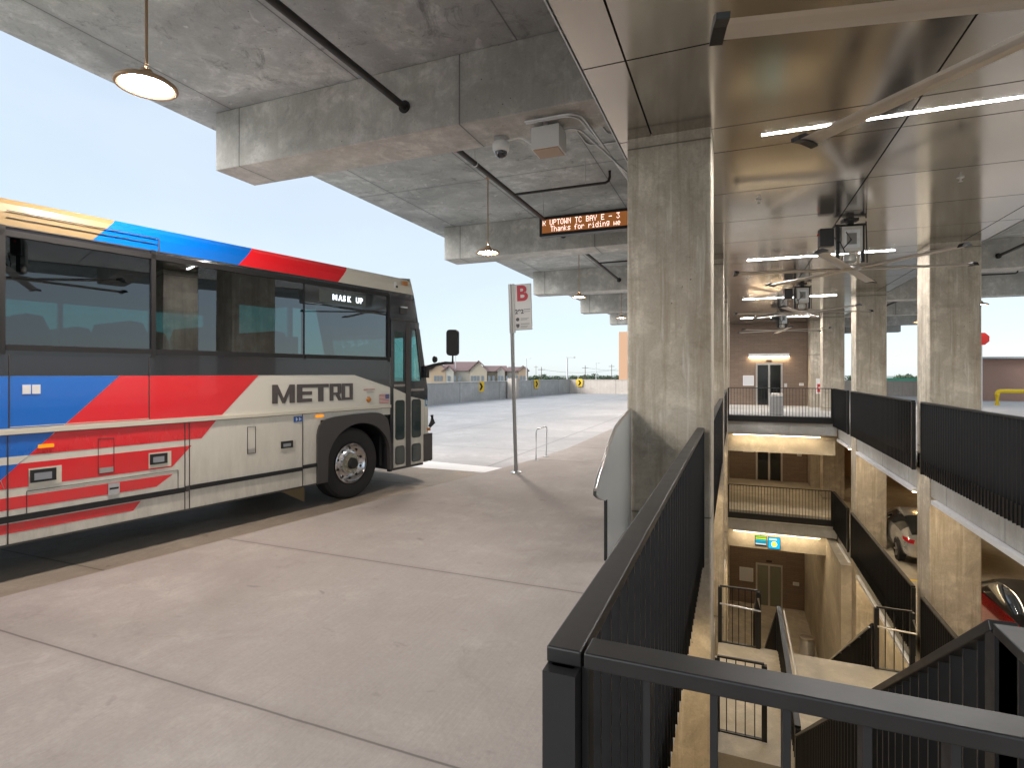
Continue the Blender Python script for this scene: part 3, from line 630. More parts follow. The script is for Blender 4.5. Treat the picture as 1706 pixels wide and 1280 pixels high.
for x0, x1, z, h in ((.23, .35, 2.85, .018), (.23, .345, 2.815, .012), (.17, .32, 2.70, .010), (.17, .29, 2.675, .014), (.17, .33, 2.60, .014), (.17, .30, 2.565, .010), (.17, .28, 2.54, .010)): b.poly([(x0, -.0145, z), (x1, -.0145, z), (x1, -.0145, z + h), (x0, -.0145, z + h)], midg)
b.lathe([(.001, 0), (.032, 0)], grm, (.115, -.0145, 2.69), 'y', 16); b.poly([(.085, -.0145, 2.61), (.145, -.0145, 2.61), (.145, -.0145, 2.57), (.115, -.0145, 2.535), (.085, -.0145, 2.57)], grm); b.build('small_print', t)
t = thing('rail_hoop', 'thin pale tube hoop standing on the platform beyond the bay sign', 'hoop rail', (-3.7, 10.45, 0))
MB().tube(bend([(0, 0, 0), (.0, .0, .62), (.06, .5, .64), (.04, .52, .02)], r=.07), .014, mat('pale_tube', (.62, .64, .66), .35, .3), 8).build('hoop', t, smooth=True)
b = MB(); b.box(-.05, .05, -.05, .05, 0, .01, 'galv'); b.box(-.01, .09, .47, .57, 0, .01, 'galv'); b.build('foot_plates', t)
# wing screen of bowed sheet metal beside the first column
t = thing('wing_screen', 'curved grey metal leaning screen with a rounded top rail beside the first column', 'screen', (-1.13, 5.1, 0))
out = [(0, 0), (0, .56), (-.12, .58), (-.30, .64), (-.44, .735)]; top = [(-.44, .745), (-.30, .84), (-.1, .94), (.2, 1.06), (.6, 1.19), (1.0, 1.27), (1.32, 1.33)]
pnl = mat('screen_sheet', (.68, .70, .69), .32, .25)
b = MB(); cols = [(-.44, .70, .745), (-.38, .67, .79), (-.30, .64, .84), (-.2, .61, .89), (-.1, .58, .94), (0.0, .57, .99), (0.002, 0, .99), (.15, 0, 1.04), (.3, 0, 1.095), (.5, 0, 1.16), (.75, 0, 1.22), (1.0, 0, 1.27), (1.32, 0, 1.33)]
def bow(y): return -.03 * max(0, sin(pi * min(1, max(0, (y + .05) / 1.45))))
for off in (0, .03):
    for (y0, a0, b0), (y1, a1, b1) in zip(cols, cols[1:]):
        if y1 - y0 < .005: continue
        b.poly([(bow(y0) + off, y0, a0), (bow(y1) + off, y1, a1), (bow(y1) + off, y1, b1), (bow(y0) + off, y0, b0)], pnl)
b.build('sheet', t, smooth=60)
MB().tube([(bow(y) + .015, y, z) for y, z in top], .017, 'steel', 10).build('top_rail', t, smooth=True)
MB().box(.0, .03, -.012, .0, 0, .57, 'black').build('edge_strip', t)

# ------------------------------------------------------------------ parapets, signs, things beyond
def prism_wall(pts, th, z0, z1, m, **kw):
    b = MB()
    for (x0, y0), (x1, y1) in zip(pts, pts[1:]):
        d = Vector((x1 - x0, y1 - y0, 0)).normalized(); n = Vector((-d.y, d.x, 0)) * th
        b.prism([Vector((x0, y0, z0)), Vector((x1, y1, z0)), Vector((x1, y1, z0)) + n, Vector((x0, y0, z0)) + n], (0, 0, z1 - z0), m)
        b.prism([Vector((x0, y0, z1)) - n * .15, Vector((x1, y1, z1)) - n * .15, Vector((x1, y1, z1)) + n * 1.15, Vector((x0, y0, z1)) + n * 1.15], (0, 0, .05), m)
    return b.build('parapet_wall', **kw)
prism_wall([(-19.3, -12), (-17.0, 22), (-16.3, 33), (-14.3, 49.9)], .3, -.2, 1.12, 'parapet', label='grey concrete parapet along the far side of the bus drive', cat='parapet')
prism_wall([(-14.3, 49.9), (33.9, 49.9)], .3, -.2, 1.12, 'farwall', label='pinkish tan parapet closing the far end of the deck', cat='parapet')
prism_wall([(33.7, -12), (33.7, 49.9)], -.3, -.2, 1.12, 'farwall', label='tan parapet along the right side of the parking deck', cat='parapet')
yel = mat('sign_yellow', (.85, .55, .02), .5)
def chevron(loc, rz, label):
    t = thing('chevron_sign', label, 'road sign', loc, rz, 'chevron signs on the parapet')
    b = MB(); b.prism([(-.3, -.01, -.1), (-.22, -.01, -.36), (.22, -.01, -.36), (.3, -.01, -.1), (.3, -.01, .26), (.22, -.01, .36), (-.22, -.01, .36), (-.3, -.01, .26)], (0, .02, 0), yel); b.build('panel', t)
    b = MB(); b.prism([(-.14, -.02, .24), (.02, -.02, .24), (.17, -.02, 0), (.02, -.02, -.24), (-.14, -.02, -.24), (.0, -.02, 0)], (0, .008, 0), 'gap'); b.build('arrow', t)
chevron((-16.12, 34.2, .83), radians(66), 'yellow chevron sign edge on, nearer one on the grey parapet'); chevron((-15.05, 42.6, .86), radians(72), 'yellow chevron sign edge on, on the grey parapet right of the bay sign post')
chevron((-13.35, 49.78, .86), 0, 'yellow chevron sign facing the camera at the corner of the far parapet')
t = thing('light_pole', 'slim white light pole on a concrete pier behind the bay sign', 'light pole', (-15.25, 38.0, -.13))
MB().box(-.35, .35, -.3, .3, 0, 1.5, 'farwall').build('pier', t); MB().tube([(0, 0, 1.5), (0, 0, 5.2)], [.11, .085], 'white', 12).build('pole', t, smooth=True); MB().box(-.1, .9, -.12, .12, 5.2, 5.3, 'white').build('lamp_head', t)
def lightpole(px, pt, d, label, arm=True):
    p = ray(px, 632, d); top = ray(px, pt, d); t = thing('street_lamp', label, 'street lamp', (p.x, p.y, -11.1), 0, 'distant lamp posts'); h = top.z + 11.1
    MB().tube([(0, 0, 0), (0, 0, h)], [.16, .09], 'galv', 8).build('pole', t); MB().box(-.1, 1.0, -.2, .2, h, h + .2, 'galv').build('lamp_head', t)
lightpole(945, 597, 70, 'distant grey lamp post above the corner of the parapet'); lightpole(877, 598, 120, 'faint distant lamp post just right of the bay sign'); lightpole(759, 585, 150, 'faint distant mast above the apartment roofs'); lightpole(993, 606, 150, 'faint distant mast above the tree line')

# apartment building
wallc = mat('apartment_stucco', (.42, .36, .28), .9, var=.08, vscale=.5); wall2 = mat('apartment_pale', (.46, .43, .38), .9); roofm = mat('apartment_roof', (.20, .13, .125), .9, var=.2, vscale=1.5); win = mat('apartment_window', (.16, .19, .22), .3)
def apartment():
    D = 150.0; k = D / F_PX
    o = ray(790, 622, D); t = thing('apartment_building', 'long cream apartment building with brown gabled roofs beyond the parapet', 'building', (o.x, o.y, -11.1), TH)
    X = lambda px: (px - 790) * k; Z = lambda py: 1.75 + (622 - py) * k + 11.1
    def blk(x0, x1, eave, ridge, depth, y0, m, gable=False):
        b = MB(); b.box(X(x0), X(x1), y0, y0 + depth, 0, Z(eave), m); b.build('wall', t); r = MB(); a, c = X(x0) - .4, X(x1) + .4; e, rr = Z(eave), Z(ridge)
        if gable:
            xm = (a + c) / 2
            b2 = MB(); b2.prism([(a + .4, y0 - .02, e), (c - .4, y0 - .02, e), (xm, y0 - .02, rr - .2)], (0, .3, 0), m); b2.build('gable', t)
            r.prism([(a, y0 - .4, e), (xm, y0 - .4, rr), (xm, y0 - .4, rr + .3), (a - .3, y0 - .4, e)], (0, depth, 0), roofm); r.prism([(c, y0 - .4, e), (xm, y0 - .4, rr), (xm, y0 - .4, rr + .3), (c + .3, y0 - .4, e)], (0, depth, 0), roofm)
        else:
            ym = y0 + depth / 2; q = min(depth / 2.5, (c - a) / 3)
            P = [(a, y0 - .5, e), (c, y0 - .5, e), (c, y0 + depth + .5, e), (a, y0 + depth + .5, e), (a + q * .3, ym, rr), (c - q * .3, ym, rr)]
            for f in ((0, 1, 5, 4), (2, 3, 4, 5), (3, 0, 4), (1, 2, 5)): r.poly([P[i] for i in f], roofm)
        r.build('roof', t)
    blk(700, 736, 617, 608, 14, 0, wallc); blk(735, 801, 618, 602, 16, -1, wall2); blk(800, 846, 619, 609, 14, 1, wallc); blk(845, 880, 619, 611, 13, 0, wall2)
    blk(722, 745, 617, 606, 3, -3.5, mat('apartment_orange', (.42, .31, .21), .9), True); blk(742, 758, 619, 611, 2.5, -3.4, wall2, True); blk(785, 812, 618, 603, 3, -3.5, wallc, True); blk(829, 841, 619, 612, 2, -1.6, wall2, True); blk(864, 878, 618, 611, 3, -2.6, mat('apartment_orange2', (.40, .30, .21), .9), True)
    for px in (728, 733, 738, 750, 760, 768, 788, 793, 798, 805, 816, 823, 832, 837, 845, 853, 861, 868, 873):
        for fl in (0, 3.1, 6.2):
            z = Z(631) - .6 - fl; MB().box(X(px) - .32, X(px) + .32, -3.56, -3.4, z, z + 1.35, win).build('window', t)
apartment()
o = ray(1031, 632, 90); MB().box(0, 16, 0, 12, 0, 19.6, mat('orange_stucco', (.55, .33, .21), .9, var=.05, vscale=.4)).build('office_block', label='plain orange beige building block beside the first column', cat='building', loc=(o.x, o.y, -11.1), rot=(0, 0, 0))
for px, wd, ht, c, l in ((905, 14, 9, (.6, .58, .55), 'low pale warehouse roof among the trees right of the sign post'), (990, 26, 9.2, (.66, .64, .62), 'long low white building in the distance by the orange block'), (925, 12, 8.6, (.5, .47, .45), 'low grey building in the distance under the lamp post')):
    o = ray(px, 632, 260); b = MB(); b.box(-wd / 2, wd / 2, 0, 10, 0, ht, mat('far_building', c, .9)); b.build('far_building', label=l, cat='building', loc=(o.x, o.y, -11.1), rot=(0, 0, TH))

# trees
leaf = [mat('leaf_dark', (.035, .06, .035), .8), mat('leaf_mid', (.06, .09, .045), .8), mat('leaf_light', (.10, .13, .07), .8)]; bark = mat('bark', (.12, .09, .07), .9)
def tree(px, pt, d, wpx, label):
    p = ray(px, 632, d); h = ray(px, pt, d).z + 11.1; r = wpx * 1.75 * d / F_PX / 2
    t = thing('tree', label, 'tree', (p.x, p.y, -11.1), 0, 'distant trees beyond the parapet')
    tk = MB().tube([(0, 0, 0), (.1, 0, h * .3), (0, .2, h * .6)], [.35, .25, .1], bark, 7)
    for a in range(4): tk.tube([(0, 0, h * (.35 + .06 * a)), (cos(a * 1.7) * r * .6, sin(a * 1.7) * r * .6, h * (.62 + .06 * a))], [.14, .05], bark, 5)
    tk.build('trunk', t)
    c = MB(); blobs = [(random.uniform(-r, r) * .7, random.uniform(-r, r) * .6, 0, random.uniform(.32, .5) * r) for _ in range(9)]; blobs = [(a, b_, h - q_ * 1.02 - random.uniform(0, 1.1) * r * (abs(a) / r + .1), q_) for a, b_, _, q_ in blobs]
    for i in range(520):
        bx, by, bz, br = random.choice(blobs); v = Vector((random.gauss(0, 1), random.gauss(0, 1), random.gauss(0, .8))).normalized() * br * random.uniform(.6, 1.05); s = r * random.uniform(.05, .10)
        q = Vector((bx, by, bz)) + v; u1 = Vector((random.gauss(0, 1), random.gauss(0, 1), random.gauss(0, 1))).normalized(); u2 = u1.cross(v).normalized()
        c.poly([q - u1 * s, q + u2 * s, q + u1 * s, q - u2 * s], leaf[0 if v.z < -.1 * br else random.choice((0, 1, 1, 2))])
    c.build('crown', t)
ti = 0
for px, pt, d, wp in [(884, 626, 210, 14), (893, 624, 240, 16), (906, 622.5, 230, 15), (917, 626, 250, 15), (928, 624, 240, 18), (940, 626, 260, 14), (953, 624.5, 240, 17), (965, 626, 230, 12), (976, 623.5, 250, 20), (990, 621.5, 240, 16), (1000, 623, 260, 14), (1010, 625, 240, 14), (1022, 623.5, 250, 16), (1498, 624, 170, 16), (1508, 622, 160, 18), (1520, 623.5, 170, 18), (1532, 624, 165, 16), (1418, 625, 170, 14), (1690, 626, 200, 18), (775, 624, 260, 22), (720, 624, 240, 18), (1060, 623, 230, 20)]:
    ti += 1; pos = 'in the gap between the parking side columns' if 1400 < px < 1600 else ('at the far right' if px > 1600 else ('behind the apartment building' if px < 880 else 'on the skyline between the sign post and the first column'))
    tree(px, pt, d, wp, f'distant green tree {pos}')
MB().box(9.5, 20, 50.6, 50.7, 1.0, 1.36, mat('green_mesh', (.14, .60, .42), .7)).build('green_fence', label='strip of green fence mesh behind the far parapet on the right', cat='fence')

for i, (px, d) in enumerate(((902, 190), (975, 210), (1019, 230), (893, 330))):
    p = ray(px, 632, d); t = thing('utility_pole', f'{["left","middle","right","faintest"][i]} thin utility pole rising from the distant tree line', 'utility pole', (p.x, p.y, -11.1), TH, 'distant utility poles'); hh_ = 15 + i * .8
    MB().tube([(0, 0, 0), (0, 0, hh_)], [.16, .1], bark, 6).build('pole', t); MB().box(-1.2, 1.2, -.06, .06, hh_ - 1.0, hh_ - .85, bark).build('cross_arm', t)
    if i < 2: MB().tube([(s_ / 8 * 26, 0, hh_ - .8 - 1.2 * (1 - (s_ / 4 - 1) ** 2)) for s_ in range(9)], .03, 'gap', 4).build('wire', t)

# right side: brown box building, yellow bollard loop, red sign
tag(MB().box(14.2, 17.9, 43.7, 48.5, 0, 2.65, mat('tan_brown_wall', (.36, .22, .17), .85, var=.06)).build('utility_wall'), 'low brown utility enclosure wall on the parking deck', 'enclosure')
tag(MB().box(13.8, 24, 43.2, 49, 2.66, 2.78, 'parapet').build('enclosure_coping'), 'thin grey flat roof over the brown utility enclosure', 'roof')
tag(MB().box(17.92, 24, 43.6, 48.5, 0, 2.65, mat('grey_siding', (.5, .5, .52), .6, var=.1)).build('siding_wall'), 'grey sided wall right of the brown utility enclosure', 'wall')
MB().tube(bend([(13.25, 37.7, 0), (13.25, 37.7, .78), (15.3, 37.7, .78), (15.3, 37.7, 0)], r=.2), .11, 'yellow', 14).build('bollard_loop', label='thick yellow steel barrier loop on the parking deck at the right edge', cat='bollard', smooth=True)
t = thing('stop_sign', 'red sign partly hidden behind a parking side column', 'road sign', (8.66, 26.0, 0)); MB().tube([(0, 0, 0), (0, 0, 3.2)], .035, 'galv', 8).build('post', t)
MB().prism([(.25 * cos(radians(22.5 + 45 * i)), -.05, 3.05 + .25 * sin(radians(22.5 + 45 * i))) for i in range(8)], (0, .01, 0), 'red').build('panel', t)

# ------------------------------------------------------------------ the bus
paintw = mat('coach_cream_paint', (.74, .71, .62), .25, coat=.6, grime=.55); dkp = mat('coach_dark_paint', (.014, .015, .021), .22, coat=.5)
blue = mat('coach_blue_paint', (.0, .14, .60), .25, coat=.6, grime=.3); redp = mat('coach_red_paint', (.80, .012, .022), .25, coat=.6, grime=.35); gold = mat('coach_gold_paint', (.25, .175, .075), .5, coat=.1)
grey = mat('coach_grey_trim', (.055, .049, .046), .5); rub = mat('coach_rubber', (.010, .010, .011), .6); tyre = mat('tyre_rubber', (.02, .018, .018), .75, bump=.3, vscale=60)
cg = glass('coach_glass', (.19, .32, .32), .11); cg2 = glass('coach_door_glass', (.50, .84, .84), .10); cgs = glass('coach_windscreen', (.4, .5, .5), .2)
inn = mat('coach_interior_dark', (.015, .014, .014), .8); seatm = mat('coach_seat_fabric', (.05, .025, .03), .85); letter = mat('coach_lettering_brown', (.085, .07, .068), .4)
ambr = emit('amber_lamp', (1, .35, .02), .32); ambd = mat('amber_lens', (.55, .2, .02), .2); lens = mat('lamp_lens', (.35, .37, .40), .15, .3); seam = mat('coach_seam', (.05, .045, .04), .6); creamlt = mat('coach_cream_moulding', (.68, .64, .53), .3, coat=.4)
chrome = mat('polished_wheel', (.72, .72, .74), .18, 1.0, bump=.1, vscale=8); hubm = mat('wheel_hub_cream', (.42, .40, .30), .4, .3)
bus = thing('motor_coach', 'cream commuter coach lettered METRO with blue, red and gold stripes, standing at the bay', 'bus', (-5.26, 6.74, -.13), radians(79))
REAR, W = -11.8, 2.59
# local axes: x forward, y towards the far side (platform side is y = 0), z up
def sp(pts, m, y=0.0, th=.002, b=None):      # polygon on the platform side, proud by -y
    b = b or body; b.prism([(x, y, z) for x, z in pts], (0, th, 0), m)
body = MB()
fr = [(1.19, 3.46), (1.29, 3.15), (1.44, 2.52), (1.53, 2.11), (1.62, 1.59), (1.63, 1.1), (1.62, .35)]
# roof cove (both sides) in stripes cut along slanted lines
arc = [(0.0, 3.20), (0.008, 3.32), (.03, 3.40), (.08, 3.455), (.18, 3.48), (.45, 3.50), (1.295, 3.53)]
cut = [(REAR, gold), (-3.30, blue), (-1.80, redp), (-.30, paintw), (1.28, None)]
for yy in (0, 1):
    for i, (x0, m_) in enumerate(cut[:-1]):
        x1 = cut[i + 1][0]
        for j, ((a, z0), (b_, z1)) in enumerate(zip(arc, arc[1:])):
            s0 = .88 * min(z0 - 3.2, .26); s1 = .88 * min(z1 - 3.2, .26); l0 = 0 if i == 0 else s0; l1 = 0 if i == 0 else s1; r0, r1 = (s0, s1) if i < 3 else (-.32 * (z0 - 3.2), -.32 * (z1 - 3.2))
            mm = m_ if j < 5 else paintw
            q = [(x0 + l0, a, z0), (x1 + r0, a, z0), (x1 + r1, b_, z1), (x0 + l1, b_, z1)]
            if yy: q = [(x, W - y_, z) for x, y_, z in q][::-1]
            body.poly(q, mm)
WN = [(-6.6, -5.32), (-5.26, -4.0), (-3.955, -2.775), (-2.725, -.875), (-.855, .665)]
for s in (0, 1):
    Y = (lambda a, b: (a, b)) if s == 0 else (lambda a, b: (W - b, W - a))
    y0, y1 = Y(.004, .06)
    body.box(REAR, 1.24, y0, y1, 3.10, 3.20, dkp)                                     # header
    body.box(REAR, .745, y0, y1, 1.22, 2.135, paintw) if s == 0 else body.box(REAR, 1.2, y0, y1, 1.22, 2.135, paintw)
    body.box(REAR, -.60, y0, y1, .345, 1.22, paintw); 
    if s: body.box(.66, 1.55, y0, y1, .345, 1.22, paintw); body.box(1.2, 1.56, y0, y1, 1.2, 2.1, dkp)
    xs_ = [REAR] + [v for p in WN for v in p] + [.745 if s == 0 else .745]
    for a, b_ in zip(xs_[::2], xs_[1::2]): body.box(a, b_, y0, y1, 2.135, 3.10, dkp)
# stripes on the platform side
dk = -.0; T = .003
sp([(REAR, 1.855), (.0, 1.855), (.735, 1.655), (.735, 2.14), (REAR, 2.14)], dkp, .0005)
sp([(REAR, 1.385), (-3.53, 1.385), (-3.07, 1.853), (REAR, 1.853)], blue, .0005)
sp([(-3.525, 1.385), (-2.0, 1.385), (-1.535, 1.853), (-3.065, 1.853)], redp, .0005)
sp([(REAR, .93), (-3.99, .93), (-3.60, 1.325), (REAR, 1.325)], blue, .0005)
sp([(-3.985, .93), (-3.96, .845), (-2.56, .845), (-2.35, 1.06), (-3.86, 1.06)], redp, .0005)
sp([(-4.6, .845), (-3.965, .845), (-3.99, .925), (-4.5, .925)], redp, .0005)
sp([(-3.79, 1.13), (-2.24, 1.13), (-2.07, 1.325), (-3.595, 1.325)], redp, .0005)
sp([(REAR, 1.06), (-3.87, 1.06), (-3.79, 1.13), (REAR, 1.13)], paintw, -.0015)
sp([(REAR, .655), (-2.72, .655), (-2.55, .765), (REAR, .765)], redp, .0005)
sp([(REAR, .445), (-2.94, .445), (-2.87, .53), (REAR, .53)], redp, .0005)
# wheel side and door bay filling
body.box(-.62, -.60, .01, .25, .35, 1.25, rub)
body.box(REAR, .76, .1, 2.49, 1.2, 1.24, inn); body.box(REAR, 1.0, .07, 2.52, 3.17, 3.195, inn)
body.box(REAR, -.62, .3, 2.3, .33, .36, rub); body.box(REAR, REAR + .05, .01, W - .01, .35, 3.4, dkp)
body.box(-.62, .76, .85, 1.75, .5, 1.2, rub); body.box(.6, .66, .1, .8, .4, 1.2, rub); body.box(-.61, .66, .05, 2.54, 1.19, 1.215, rub)
body.box(.72, 1.5, .07, W - .06, .33, .38, rub); body.box(.8, 1.52, 1.1, W - .06, .38, 1.5, inn)
body.build('body', bus)
# front cap
fc = MB(); n = 14
def frt(t0, y): u = (y / W) * 2 - 1; return t0 + .26 * (1 - abs(u) ** 3.2)
zm = [paintw, dkp, cgs, cgs, dkp, paintw]
for j, ((t0, z0), (t1, z1)) in enumerate(zip(fr, fr[1:])):
    mm = [paintw, dkp, cgs, cgs, paintw, paintw][j]
    for i in range(n):
        ya, yb = W * i / n, W * (i + 1) / n; m2 = dkp if (j in (2, 3) and i in (0, n - 1)) else mm
        if j == 3: m2 = dkp if i in (0, n - 1) else cgs
        fc.poly([(frt(t0, ya), ya, z0), (frt(t1, ya), ya, z1), (frt(t1, yb), yb, z1), (frt(t0, yb), yb, z0)], m2)
fc.poly([(1.19, 0, 3.46)] + [(frt(1.19, W * i / n), W * i / n, 3.46) for i in range(n + 1)][1:] + [(.9, W - .45, 3.5), (.9, 1.3, 3.53), (.9, .45, 3.5)], paintw)
fc.build('front_cap', bus, smooth=30)
b = MB(); 
pr = [(0.0, .36), (.10, .34), (.13, .5), (.12, .76), (.02, .85)]
for i in range(n):
    ya, yb = W * i / n, W * (i + 1) / n
    for (a, z0), (c, z1) in zip(pr, pr[1:]): b.poly([(frt(1.61, ya) + a, ya, z0), (frt(1.61, yb) + a, yb, z0), (frt(1.61, yb) + c, yb, z1), (frt(1.61, ya) + c, ya, z1)], grey)
b.box(1.52, 1.735, -.012, .03, .36, .83, grey); b.build('bumper', bus, smooth=40)
# windows
for s in (0, 1):
    for k, (a, b_) in enumerate(WN):
        y = .012 if s == 0 else W - .016; z1 = 3.10
        if s == 0 and k == 4: z1 = 2.845
        MB().box(a, b_, y, y + .004, 2.14, z1, cg if s == 0 else cg2).build('window_pane', bus)
        if s == 0:
            q = MB(); q.box(a, b_, -.016, .006, 2.085, 2.135, rub); q.box(a - .03, b_ + .03, -.008, .0035, 2.06, 2.085, dkp); q.build('window_sill', bus)
q = MB()
for x in (-3.98, -2.75): q.box(x - .022, x + .022, -.012, .003, 2.05, 3.2, rub)
q.box(-.868, -.86, -.002, .012, 2.14, 3.1, rub); q.box(REAR, .70, -.012, .003, 3.105, 3.16, rub); q.box(.67, .72, -.012, .003, 2.06, 3.13, rub); q.build('window_posts', bus)
# destination sign
q = MB(); q.box(-.855, .665, .006, .05, 2.85, 3.10, mat('sign_glass_dark', (.03, .035, .035), .08, coat=1)); q.box(-.62, .22, .002, .0055, 2.885, 3.06, mat('sign_matrix', (.07, .085, .075), .3)); sg = q.build('destination_sign', bus)
ledw = emit('led_white', (.75, .85, 1), .9)
for i_, ch in enumerate('MASK UP'):
    if ch != ' ': text_mesh(ch, .112, ledw, 'letter', sg, (-.37 + i_ * .08 - (.03 if ch == 'M' else 0), -.0012, 2.935), RP, .0035 if ch == 'M' else .0045, 1.0 if ch == 'M' else .86)
# interior
q = MB()
for i in range(14):
    x = -.95 - i * .86
    for y in (.14, .62, 1.52, 2.0):
        q.prism([(x - .10, y, 1.65), (x + .02, y, 1.65), (x - .06, y, 2.28), (x - .12, y, 2.42), (x - .24, y, 2.44), (x - .28, y, 2.3)], (0, .43, 0), seatm); q.box(x - .05, x + .42, y, y + .43, 1.5, 1.66, seatm)
q.build('seats', bus)
q = MB(); q.box(REAR, -.9, .08, .62, 2.80, 3.16, inn); q.box(REAR, -.9, W - .62, W - .08, 2.80, 3.16, inn); q.box(-.9, -.84, 1.6, 2.5, 1.3, 3.15, inn); q.build('luggage_racks', bus)
q = MB(); q.box(1.0, 1.45, 1.2, 2.45, 1.2, 1.95, inn); q.box(.25, .75, 1.75, 2.2, 1.3, 1.75, seatm); q.box(.18, .30, 1.75, 2.2, 1.7, 2.5, seatm); q.box(.55, .6, .15, 1.0, 2.5, 3.1, inn); q.box(.2, .26, .1, .9, 1.3, 2.05, inn)
q.lathe([(.20, 0), (.22, .01), (.20, .02)], rub, (1.0, 1.97, 2.0), 'x', 20); q.build('driver_area', bus)
# door: two folding leaves
dr = MB()
dr.box(.745, .80, -.006, .05, .345, 2.78, dkp); dr.box(1.085, 1.195, -.01, .05, .345, 2.72, grey); dr.box(.80, 1.40, -.006, .05, 2.63, 2.74, dkp)
dr.prism([(.745, .004, 2.76), (1.36, .004, 2.72), (1.30, .004, 3.11), (.745, .004, 3.11)], (0, .05, 0), dkp)
dr.prism([(1.36, -.004, 2.63), (1.42, -.004, 2.63), (1.62, -.004, 1.6), (1.62, -.004, .34), (1.55, -.004, .34), (1.55, -.004, 1.6)], (0, .05, 0), dkp)
dr.prism([(1.55, -.003, .34), (1.625, -.003, .34), (1.63, -.003, 1.40), (1.55, -.003, 1.41)], (0, -.003, 0), paintw)
dr.box(.74, 1.31, -.02, .02, 2.735, 2.765, grey)
dr.build('door_frame', bus)
def ring_panel(b, outer, x0, x1, z0, z1, m, y=0.0, th=.03):
    ox0, ox1, oz0, oz1 = outer
    b.box(ox0, x0, y, y + th, oz0, oz1, m); b.box(x1, ox1, y, y + th, oz0, oz1, m); b.box(x0, x1, y, y + th, oz0, z0, m); b.box(x0, x1, y, y + th, z1, oz1, m)
def rr(b, x0, x1, z0, z1, r, m, y, th):
    pts = []
    for cx, cz, a0 in ((x1 - r, z1 - r, 0), (x0 + r, z1 - r, 90), (x0 + r, z0 + r, 180), (x1 - r, z0 + r, 270)):
        pts += [(cx + r * cos(radians(a0 + a)), y, cz + r * sin(radians(a0 + a))) for a in (0, 22, 45, 67, 90)]
    b.prism(pts, (0, th, 0), m)
for k, (a, b_) in enumerate(((.80, 1.085), (1.195, 1.55))):
    leafo = MB(); leafo.box(a, b_, .0, .03, .345, 1.72, paintw)
    if k == 0: sp([(a, 1.64), (b_, 1.54), (b_, 1.75), (a, 1.75)], dkp, -.003, .002, leafo)
    else: sp([(a, 1.49), (b_, 1.42), (b_, 1.75), (a, 1.75)], dkp, -.003, .002, leafo)
    ux1 = b_ if k == 0 else 1.40
    leafo.box(a, a + .03, 0, .03, 1.72, 2.64, dkp); 
    if k == 0: leafo.box(b_ - .03, b_, 0, .03, 1.72, 2.64, dkp); leafo.box(a + .03, b_ - .03, 0, .03, 2.56, 2.64, dkp)
    else: leafo.prism([(1.33, 0, 2.64), (1.40, 0, 2.64), (1.55, 0, 1.72), (1.47, 0, 1.72)], (0, .03, 0), dkp)
    leafo.box(a + .01, b_ - .02, -.008, -.0035, 1.66 - .08 * k, 1.70 - .08 * k, mat('worn_plate', (.30, .27, .24), .6, var=.5, vscale=40))
    lo = leafo.build('door', bus)
    x0, x1 = (a + .055, b_ - .04) if k == 0 else (a + .04, b_ - .11)
    g_ = MB(); rr(g_, x0 - .012, x1 + .012, .79, 1.44, .05, rub, -.004, .003); rr(g_, x0 - .012, x1 + .012, .385, .69, .05, rub, -.004, .003); g_.build('window_seal', lo)
    g_ = MB(); dg = mat('door_low_glass', (.035, .055, .055), .08, coat=1); rr(g_, x0, x1, .80, 1.43, .045, dg, -.0065, .002); rr(g_, x0, x1, .395, .68, .045, dg, -.0065, .002); g_.build('lower_window', lo)
    g_ = MB()
    if k == 0: g_.box(a + .03, b_ - .03, .012, .016, 1.72, 2.56, cg2)
    else: g_.prism([(a + .03, .012, 1.72), (1.47, .012, 1.72), (1.33, .012, 2.6), (a + .03, .012, 2.6)], (0, .004, 0), cg2)
    g_.build('upper_window', lo)
# trim lines, mouldings, seams
q = MB(); q.box(REAR, .735, -.022, .003, 1.33, 1.375, creamlt); q.box(REAR, .735, -.023, .003, 1.325, 1.3295, seam); q.build('side_moulding', bus, bevel=.006)
q = MB()
for x, z0, z1 in ((-3.94, .345, 1.325), (-2.425, .345, 1.325), (-2.375, .345, 1.325), (-.895, .345, 1.325), (-3.93, 1.39, 2.05), (-2.79, 1.39, 2.05), (.74, .345, 1.67)): q.box(x - .004, x + .004, -.0045, .001, z0, z1, seam)
for x0, x1, z in ((-3.93, -2.79, 1.395), ): q.box(x0, x1, -.0045, .001, z - .003, z + .003, creamlt)
for x0, x1, z0, z1 in ((-3.81, -2.50, .555, .80), ):
    q.box(x0, x1, -.0045, .001, z1, z1 + .004, seam); q.box(x0, x1, -.0045, .001, z0, z0 + .004, seam); q.box(x0, x0 + .004, -.0045, .001, z0, z1, seam); q.box(x1, x1 + .004, -.0045, .001, z0, z1, seam)
q.box(REAR, .74, -.003, .001, 3.19, 3.2, seam); q.box(-3.95, -2.7, -.006, .001, 3.33, 3.338, seam); q.box(-3.95, -2.7, -.0055, .001, 3.27, 3.275, seam); q.box(-2.7, -2.69, -.006, .001, 3.2, 3.338, seam)
q.box(REAR, -.62, -.01, .003, .335, .35, seam)
q.build('panel_seams', bus)
q = MB(); q.box(REAR, -2.43, -.018, .003, .545, .60, rub); q.box(-2.42, -2.38, -.02, .003, .55, .61, grey); q.box(-2.37, -.90, -.018, .003, .56, .61, rub); q.box(-.89, -.62, -.018, .003, .58, .63, rub); q.build('rub_rail', bus)
